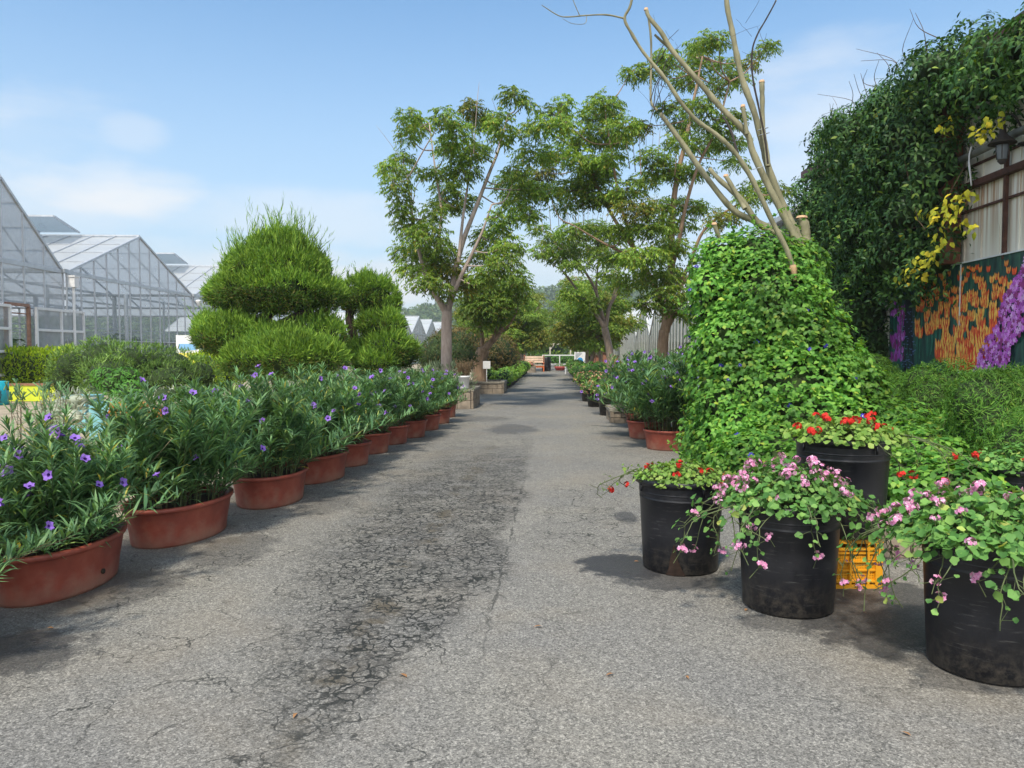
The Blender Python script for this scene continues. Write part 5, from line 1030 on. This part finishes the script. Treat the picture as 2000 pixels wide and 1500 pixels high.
paintbox('planter', 'long lime yellow planter wall with brick coping under the golden hedge', -90, 120, 21.6, .47, .5, yel, brk)
t = thing('planter', (*P(-8, 770, 20.2)[:2], 0), 'turquoise drum planter with a black plant drawing, cut by the left edge', 'planter')
mb = MB(); mb.lathe([(0, 0), (.31, 0), (.31, .65), (.29, .65), (.29, .55), (0, .55)], 40); mb.build('drum', trq, t)
mb = MB()
for (a0, z0, a1, z1) in [(-.62, .08, -.62, .42), (-.62, .16, -.50, .30), (-.62, .16, -.74, .28), (-.62, .26, -.52, .40), (-.62, .26, -.72, .38), (-.75, .08, -.45, .08)]:
    mb.tube([(.312*math.cos(a0+(a1-a0)*q), .312*math.sin(a0+(a1-a0)*q), z0+(z1-z0)*q) for q in np.linspace(0, 1, 5)], .008, 4)
mb.build('drawing', M['darktwig'], t)
paintbox('planter', 'pale blue painted box tilting behind the silver plant', 118, 165, 13.6, .66, .6, pbl)
paintbox('planter', 'second pale blue box, between the silver plant and the orange pot', 172, 216, 12.2, .62, .6, pbl)
t = thing('planter', (*P(252, 800, 10.6)[:2], 0), 'round orange glazed pot half hidden behind the petunia tubs', 'planter')
mb = MB(); mb.lathe([(0, 0), (.20, 0), (.27, .15), (.31, .35), (.30, .55), (.25, .68), (.28, .72), (.27, .75), (.24, .72), (.23, .6)], 36); mb.build('pot', org, t); put('soil', soilmesh(.24, .24, .64), t)
t = thing('planter', (*P(340, 800, 11.3)[:2], 0), 'second orange pot, just showing under the white flowering bush', 'planter')
mb = MB(); mb.lathe([(0, 0), (.22, 0), (.30, .3), (.32, .6), (.34, .64), (.30, .64), (.28, .5)], 36); mb.build('pot', org, t)
# information board
bx = P(368, 670, 23.5); t = thing('sign', (bx[0], bx[1], 0), 'small information board with a pale header, blue band and yellow panel', 'sign')
mb = MB(); mb.box((.34, -.04, 1.08), (.10, .10, 2.16)); mb.box((-.36, 0, 1.0), (.06, .06, 2.0)); mb.build('posts', M['white'], t, False)
mb = MB(); mb.box((0, 0, 1.48), (.66, .05, 1.02)); mb.build('board', M['white'], t, False)
for nm, z, h, c in (('blue_band', 1.62, .20, (.22, .45, .72)), ('yellow_panel', 1.22, .42, (.75, .68, .12)), ('dark_panel', 1.03, .05, (.12, .13, .13))):
    mb = MB(); mb.box((0, -.029, z), (.60, .006, h)); mb.build(nm, mat(nm, c, .5, .1, 4, bm=0), t, False)
mb = MB(); mb.box((.70, .1, 1.35), (.62, .04, 1.0)); mb.build('glass_panel', mat('blue_green_sheet', (.16, .27, .30), .3, .15, 3), t, False)
# weeping maple mounds
shrub('maple_mound', 'dark green domed weeping maple left of the pale trunk', [pb(862, 690, 25.5, 46, 40), pb(895, 695, 25.2, 40, 36), pb(838, 700, 25.5, 26, 36)], 'maple', per=300, L=(.08, .15), wr=.22, mode='hang', up=.9)
shrub('maple_mound', 'bronze brown weeping maple between the pale trunk and the leaning tree', [pb(905, 668, 29, 42, 30), pb(880, 660, 29.5, 40, 26), pb(925, 690, 29, 34, 34)], 'maplebrown', per=260, L=(.08, .15), wr=.22, mode='hang', up=.9)
shrub('maple_mound', 'olive bronze weeping maple right of the leaning tree', [pb(975, 685, 33, 36, 36), pb(955, 690, 32.5, 30, 34), pb(990, 698, 33.5, 28, 28)], 'maplebrown', per=240, L=(.09, .16), wr=.22, mode='hang', up=.9)
shrub('shrub', 'dark bushy shrub between the big trunk and the vine tower', [pb(1335, 705, 18.5, 36, 26), pb(1360, 700, 18, 26, 30), pb(1320, 722, 18.2, 26, 22), pb(1350, 730, 17.8, 36, 26), pb(1390, 715, 18, 30, 30)], 'ivy', per=300, L=(.06, .12), wr=.4)

# ------------------------------------------------------------------ feathery hedges by the warehouse
bk = [(5.45+rng.normal(0, .12), y, .74-.03*(y-6)+rng.normal(0, .08), .72, .56, .78-.012*(y-6)+rng.normal(0, .10)) for y in np.arange(6.4, 16, .98)]
fr_ = [(4.0+rng.normal(0, .15)+(.35 if y > 8.6 else 0), y, .44, .66, .52, .70+rng.normal(0, .12)) for y in np.arange(5.9, 10.8, .98)]
def lumpy(B, n=9, k=.42): return B+[(c[0]+c[3]*.8*u[0], c[1]+c[4]*.8*u[1], c[2]+c[5]*.8*u[2], c[3]*k*rng.uniform(.7, 1.2), c[4]*k*rng.uniform(.8, 1.5), c[5]*k*rng.uniform(.5, .9)) for c in B for u in sphere_pts(n) if u[2] > -.5 and u[0] < .4]
bk = lumpy(bk); fr_ = lumpy(fr_)
shrub('hedge', 'tall feathery green hedge along the foot of the tulip banner', bk, 'feather', 'hedge', 3000, (.035, .085), .14, 'hang', .15, jit=1.0, corem='vinecore', ck=.84)
shrub('hedge', 'lower feathery mounds in front of the tall hedge, behind the geranium pots', fr_, 'feather', 'hedge', 3600, (.03, .075), .14, 'hang', .15, jit=1.0, corem='vinecore', ck=.84)

# ------------------------------------------------------------------ ivy on the warehouse
iv = thing('ivy', (6.0, 14, 0), 'huge dark ivy hanging over the warehouse wall, with yellowed trails', 'climbing plant'); IB = []
for y in np.arange(9.6, 17.9, .62):
    lo = 4.75-(y-9.6)*.12 if y < 12.6 else (2.75 if y < 14.7 else .7); hi = (5.3 if y < 11.3 else 5.75) if y < 15.4 else 5.75-(y-15.4)*.55
    for z in np.arange(lo+(.95 if y < 12.6 else .4), hi+.1, .62) if y > 11.3 else (5.3,): IB.append(((6.12 if y < 12.6 else 6.10-(.2 if z > 3.6 else 0))+rng.normal(0, .12), y+rng.normal(0, .12), z+rng.normal(0, .12), rng.uniform(.42, .72)*(1.1 if y > 12.6 else .6), rng.uniform(.40, .55), rng.uniform(.38, .55)))
for y in np.arange(9.8, 17.2, .7): IB.append((6.0+rng.normal(0, .1), y, 5.78-(.42 if y < 11.3 else 0)+rng.normal(.0, .12), .5, .42, .32))
c_ = MB(); core(c_, IB, .70); c_.build('inner_stems', M['vinecore'], iv, True, iv.location)
f = MB(); p, n = blob_points(IB, 46, (.86, 1.16), .2); s = n[:, 0] < .45; p, n = p[s], n[s]
for j in range(5):                                     # compound drooping leaves
    k = len(p); o = nrm(n*.5+np.cross(n, [0, 0, 1.])*rng.normal(0, 1, (k, 1))*.8+np.array([0, 0, -.25])); q = p+o*(.05+.055*j)+np.array([0, 0, -.012*j*j])
    for sg in (-1, 1): f.leaves(q, o*.5+nrm(np.cross(o, n))*sg*.8+np.array([0, 0, -.35])+rng.normal(0, .2, (k, 3)), n+np.array([0, 0, .9])+rng.normal(0, .3, (k, 3)), rng.uniform(.075, .12, k), rng.uniform(.034, .05, k), .3, .1, 0)
f.build('foliage', M['ivy'], iv, True, iv.location)
f = MB()
for (px, py, n_, sp_) in [(1880, 385, 22, 12), (1855, 410, 26, 14), (1830, 425, 20, 14), (1800, 415, 12, 12), (1870, 430, 14, 10), (1840, 470, 16, 12), (1815, 500, 22, 14), (1795, 520, 20, 14), (1775, 540, 14, 10), (1770, 470, 8, 8), (1900, 445, 10, 6), (1935, 240, 22, 12), (1915, 262, 14, 9), (1850, 250, 12, 9), (1740, 200, 26, 20), (1790, 205, 16, 14), (1720, 290, 12, 9), (1590, 395, 30, 16), (1610, 370, 16, 10)]:
    rr_ = ray(px, py); d = 5.75*rr_[1]/rr_[0]; pt = np.array([P(px+rng.normal(0, sp_), py+rng.normal(0, sp_*.8), d-.25+rng.normal(0, .06)) for _ in range(n_)])
    f.leaves(pt, np.array([-.3, 0, -.7])+rng.normal(0, .45, (n_, 3)), np.array([-1, -.3, .5])+rng.normal(0, .35, (n_, 3)), rng.uniform(.07, .13, n_), rng.uniform(.05, .08, n_), .2, .1, 0)
f.build('yellow_leaves', M['ivyyellow'], iv, True, iv.location)
for i in range(18):
    f = MB(); y = rng.uniform(9.8, 17.4); a = np.array([5.7, y, 6.1 if y < 16.6 else 5.4]); f.tube(curve([a, a+np.array([rng.normal(-.1, .1), rng.normal(0, .2), .25]), a+np.array([rng.normal(-.2, .15), rng.normal(0, .35), rng.uniform(.3, .7)])], 4), (.008, .003), 4); f.build('shoot', M['drystem'], iv, True, iv.location)
for i in range(9):
    f = MB(); y = rng.uniform(12.2, 15.6); f.tube(curve([(5.5, y, rng.uniform(2.9, 4.5)), (5.6, y-.5, rng.uniform(2.8, 4)), (5.9, y-1.0, rng.uniform(3, 4.2))], 4), (.012, .006), 5); f.build('stem', M['drystem'], iv, True, iv.location)

# ------------------------------------------------------------------ far pots, benches, gate
def rowpot(m, seed, r=.20, h=.34, fr=.36, fh=.42, L=(.09, .15), wr=.5, per=120, flowers=0):
    g = MB(); g.lathe([(0, 0), (r*.8, 0), (r*.97, h-.04), (r*1.03, h-.03), (r*1.03, h), (r*.9, h), (r*.88, h-.05), (0, h-.06)], 24); pot = g.build('pot', M['black'], link=False)
    f = MB(); bl = [(rng.normal(0, .05), rng.normal(0, .05), h+fh*.5, fr, fr, fh*.62)]+[(fr*.5*math.cos(a), fr*.5*math.sin(a), h+fh*.35+rng.normal(0, .05), fr*.6, fr*.6, fh*.5) for a in np.arange(5)*1.26]
    core(f, bl, .6, 1, (9, 6)); foliage(f, bl, per, L, wr, 'hang', .3); ms = [M[m], M['vinecore']]
    if flowers: foliage(f, bl, flowers, (.03, .05), .9, 'out', .4, mats=(2,)); ms.append(M['mixflower'])
    return pot, f.build('foliage', ms, link=False)
RP = rowpot('potgreen', 3); RG = rowpot('rowgreen', 4, .24, .40, .42, .42, flowers=14); RF = rowpot('rowgreen', 5, .27, .52, .45, .30, (.05, .09), .5, 180, 90)
def rp(x, y, ms, label, group, rz=0, sc=1):
    t = thing('potted_plant', (x, y, 0), label, 'potted plant', group, rz); put('pot', ms[0], t); put('foliage', ms[1], t); t.scale = (sc, sc, sc)
for i in range(22):
    y = 28.8+i*1.02; l = 'bright green potted plant in the long left row of black pots beyond the planters'
    if i == 0: l = 'bright green plant in black pot at the near end of the left row'
    rp(-1.98-.004*i+rng.normal(0, .03), y, RP, l, 'row of bright green plants in black pots', R(i*50), rng.uniform(.95, 1.12))
    if i % 2 == 0: rp(-2.75+rng.normal(0, .05), y+.3, RP, 'bright green potted plant in the line behind the left row of black pots', 'row of bright green plants in black pots', R(i*77), rng.uniform(1.0, 1.15))
for i, (x, y, s, l) in enumerate([(1.28, 17.75, 1.12, 'tall black pot of trailing pink and cream flowers, nearest on the right side'), (1.05, 20.4, .8, 'small black pot of cream flowers between two larger ones on the right'), (1.02, 22.6, 1.05, 'black pot of pale green and white flowers, behind the nearest flower pots on the right'), (1.85, 19.4, 1.0, 'black pot of yellow-orange bedding flowers beside the slim tree')]):
    rp(x, y, RF, l, 'black pots of bedding flowers on the right', R(i*80), s)
for i in range(20):
    y = 25.2+i*1.35; rp(1.22+rng.normal(0, .04), y, RG, 'bushy green potted plant with pinkish flowers in the far right row', 'row of bushy pots along the right of the far road', R(i*50), rng.uniform(.95, 1.15))
    if i < 8: rp(1.95+rng.normal(0, .05), y+.5, RG, 'bushy green potted plant in the second line of the far right row', 'row of bushy pots along the right of the far road', R(i*50), rng.uniform(1., 1.2))
rb = mat('rust_brown_panel', (.28, .125, .075), .8, .3, 3)
for i, (x, y, h, l) in enumerate([(2.55, 35.8, 1.42, 'rust brown cabinet with sloping top behind the slim tree'), (2.6, 43, 1.25, 'second rust brown cabinet farther along the right row'), (2.65, 50, 1.2, 'third and farthest rust brown cabinet on the right')]):
    t = thing('cabinet', (x, y, 0), l, 'cabinet', 'rust brown cabinets on the right'); mb = MB()
    mb.add([(-.35, -.4, 0), (.35, -.4, 0), (.35, .4, 0), (-.35, .4, 0), (-.35, -.4, h), (.35, -.4, h-.18), (.35, .4, h-.18), (-.35, .4, h)], [(0, 1, 2, 3), (4, 7, 6, 5), (0, 4, 5, 1), (1, 5, 6, 2), (2, 6, 7, 3), (3, 7, 4, 0)]); mb.build('body', rb, t, False)
    mb = MB(); mb.bar((-.40, -.44, h+.02), (.40, -.44, h-.19), .05, .04); mb.bar((-.40, .44, h+.02), (.40, .44, h-.19), .05, .04); mb.bar((-.365, -.41, 0), (-.365, -.41, h), .03, .03); mb.build('trim', M['drystem'], t, False)
# orange bench with flower box at the far left
t = thing('bench', (-1.55, 54.6, 0), 'orange and white slatted bench far down the left side of the road', 'bench')
ob = mat('orange_paint', (.58, .14, .04), .6, .2, 3)
mb = MB()
for z in (.45, .62, .79): mb.box((0, .32, z+.25), (1.5, .04, .14))
for y in (-.2, -.03, .14): mb.box((0, y, .46), (1.5, .14, .04))
mb.build('slats', mat('pale_slats', (.66, .50, .38), .6, .2, 5), t, False)
mb = MB()
for x in (-.7, .7): mb.box((x, -.2, .22), (.08, .08, .44)); mb.box((x, .34, .58), (.08, .08, 1.16)); mb.box((x, .06, .64), (.08, .6, .06)); mb.box((x, .06, .3), (.07, .5, .07))
mb.box((0, -.2, .36), (1.42, .05, .12)); mb.build('frame', ob, t, False)
shrub('shrub', 'small orange-red leaved bush in the far stone planter by the bench', [(-2.2, 52.7, .55, .5, .4, .32), (-1.75, 52.7, .55, .35, .4, .28)], 'mixflower', per=120, L=(.08, .14), wr=.5, corem='drystem')
t = thing('barrel', (-.68, 55.8, 0), 'black round barrel standing beside the orange bench', 'barrel'); mb = MB(); mb.lathe([(0, 0), (.30, 0), (.33, .1), (.34, .5), (.33, .95), (.30, 1.05), (.0, 1.05)], 28); mb.lathe([(.345, .3), (.36, .33), (.345, .36)], 28); mb.lathe([(.345, .7), (.36, .73), (.345, .76)], 28); mb.build('body', M['black'], t)
t = thing('gate', (.35, 74, 0), 'low white barrier gate across the end of the road', 'gate'); mb = MB()
for x in (-1.6, .05, 1.7): mb.box((x, 0, .55), (.09, .09, 1.1))
mb.box((.05, 0, 1.06), (3.4, .07, .10)); mb.box((.05, 0, .2), (3.4, .05, .06)); mb.build('rails', M['white'], t, False)
t = thing('pergola', (.6, 96, 0), 'pale wooden pergola beam with braces far beyond the gate', 'pergola'); mb = MB()
for x in (-1.3, 1.3): mb.box((x, 0, 1.15), (.14, .14, 2.3)); mb.bar((x, 0, 1.6), (x-.5*np.sign(x), 0, 2.25), .09); mb.box((x, 2.4, 1.15), (.14, .14, 2.3))
mb.box((0, 0, 2.36), (3.6, .14, .16)); mb.box((0, 2.4, 2.36), (3.6, .14, .16))
for x in np.linspace(-1.6, 1.6, 7): mb.box((x, 1.2, 2.48), (.08, 3.0, .09))
mb.build('frame', mat('pale_timber', (.50, .47, .40), .7, .2, 4), t, False)
shrub('hedge', 'clipped green hedge band across the end of the road behind the gate', [(-1.9+i*.55, 80, .62, .45, .5, .55) for i in range(9)], 'locust', 'hedge', 90, (.09, .16), .5, corem='vinecore', ck=.85)
t = thing('sign', (2.0, 62, 0), 'white notice panel with a bright blue shape at the far right end', 'sign'); mb = MB(); mb.box((0, 0, .82), (.95, .06, 1.16)); mb.box((-.42, .02, .12), (.07, .07, .24)); mb.box((.42, .02, .12), (.07, .07, .24)); mb.build('board', M['white'], t, False)
mb = MB(); pts = [(.08*0+.26*math.cos(a)*(1 if math.sin(a) > 0 else .8), -.034, .62+.34*math.sin(a)) for a in np.linspace(0, 6.283, 18, endpoint=False)]; mb.add(pts, [tuple(range(18))]); mb.build('blue_print', mat('blue_print', (.03, .28, .62), .5, .2, 4, bm=0), t, False)
mb = MB(); mb.add([(-.38, -.033, 1.3), (.2, -.033, 1.3), (-.38, -.033, .75)], [(0, 1, 2)]); mb.build('grey_print', M['galv'], t, False)
t = thing('bench', (1.05, 49.5, 0), 'low white bench at the far right edge of the road', 'bench'); mb = MB(); mb.box((0, 0, .42), (.9, .35, .06))
for x in (-.4, .4): mb.box((x, 0, .195), (.06, .3, .39))
mb.build('frame', M['white'], t, False)
t = thing('flower_tub', (.35, 58, 0), 'pinkish red flower tub low beside the far white bench', 'planter'); mb = MB(); mb.lathe([(0, 0), (.3, 0), (.42, .2), (.45, .3), (.4, .3), (.0, .28)], 24); mb.build('tub', mat('pink_red_paint', (.48, .09, .09), .6, .2, 4), t)
mb = MB(); foliage(mb, [(0, 0, .36, .4, .4, .16)], 200, (.07, .12), .5); mb.build('foliage', M['rowgreen'], t)
t = thing('house', (-10.5, 128, 0), 'tan house with a teal roof glimpsed through the trees on the left', 'house'); mb = MB(); mb.box((0, 0, 3.2), (10, 8, 6.4)); mb.build('wall', mat('tan_render', (.45, .36, .25), .8, .15, 1), t, False)
mb = MB(); mb.add([(-5.6, -4.5, 6.3), (5.6, -4.5, 6.3), (5.6, 0, 8.4), (-5.6, 0, 8.4), (-5.6, 4.5, 6.3), (5.6, 4.5, 6.3)], [(0, 1, 2, 3), (3, 2, 5, 4)]); mb.build('roof', mat('teal_roof', (.10, .45, .43), .5, .1, 1), t, False)
mb = MB()
for x in (-3, 0, 3): mb.box((x, -4.01, 4.6), (1.4, .06, 1.3))
mb.build('window', M['ventglass'], t, False)
t = thing('house', (-26, 190, 0), 'low white roofed building far away left of the pale trunk', 'house'); mb = MB(); mb.box((0, 0, 2.9), (14, 9, 5.8)); mb.build('wall', M['white'], t, False); mb = MB(); mb.box((0, 0, 5.95), (14.6, 9.6, .28)); mb.box((3, -1, 6.8), (3, 3, 1.4)); mb.build('roof', M['galv'], t, False)
# wood edge beyond the field
we = MB(); bl = []
for i in range(70): x = rng.uniform(-46, 46); bl.append((x, 108+rng.uniform(0, 26), 2.2+rng.uniform(-.6, 1.2), rng.uniform(1.8, 3.2), 2.4, rng.uniform(2.0, 3.4)))
core(we, bl, .7, 1, (10, 7)); foliage(we, bl, 16, (.3, .6), .5, 'hang', .3)
tag(we.build('treeline', [M['zelkova'], M['vinecore']]), 'band of bushes and young trees closing the view beyond the field', 'trees', kind='stuff')

# ------------------------------------------------------------------ litter on the asphalt
lt = MB(); lt.leaves(np.zeros((1, 3)), np.array([[1., 0, .05]]), np.array([[0, 0, 1.]]), .055, .022, .15, .2, 0)
LM = lt.build('fallen_leaf', leafmat('fallen_leaf', [(0, (.20, .085, .045)), (1, (.30, .17, .07))], .1, .7, .2, 0), link=False)
for i, (px, py) in enumerate([(1238, 1098), (1285, 1112), (795, 1325), (1200, 1318), (1340, 1322), (92, 1228), (1455, 1195), (1780, 1440), (1060, 1225), (580, 1395)]):
    g = G(px, py); o = put('fallen_leaf', LM, None, (g[0], g[1], .006), (R(8), R(-6), R(i*70)), rng.uniform(.6, 1.1)); tag(o, 'small fallen brown leaf lying on the open asphalt', 'leaf', 'fallen leaves on the road')

# ------------------------------------------------------------------ summer haze
hm = bpy.data.materials.new('haze'); hm.use_nodes = True; hm.node_tree.nodes.clear()
ho = hm.node_tree.nodes.new('ShaderNodeOutputMaterial'); hv = hm.node_tree.nodes.new('ShaderNodeVolumePrincipled')
hv.inputs['Color'].default_value = (.82, .88, .95, 1); hv.inputs['Density'].default_value = .0006; hv.inputs['Anisotropy'].default_value = .2
hm.node_tree.links.new(hv.outputs[0], ho.inputs['Volume'])
hb_ = MB(); hb_.box((-30, 290, 29.5), (1500, 620, 61)); tag(hb_.build('haze', hm, smooth=False), kind='stuff')
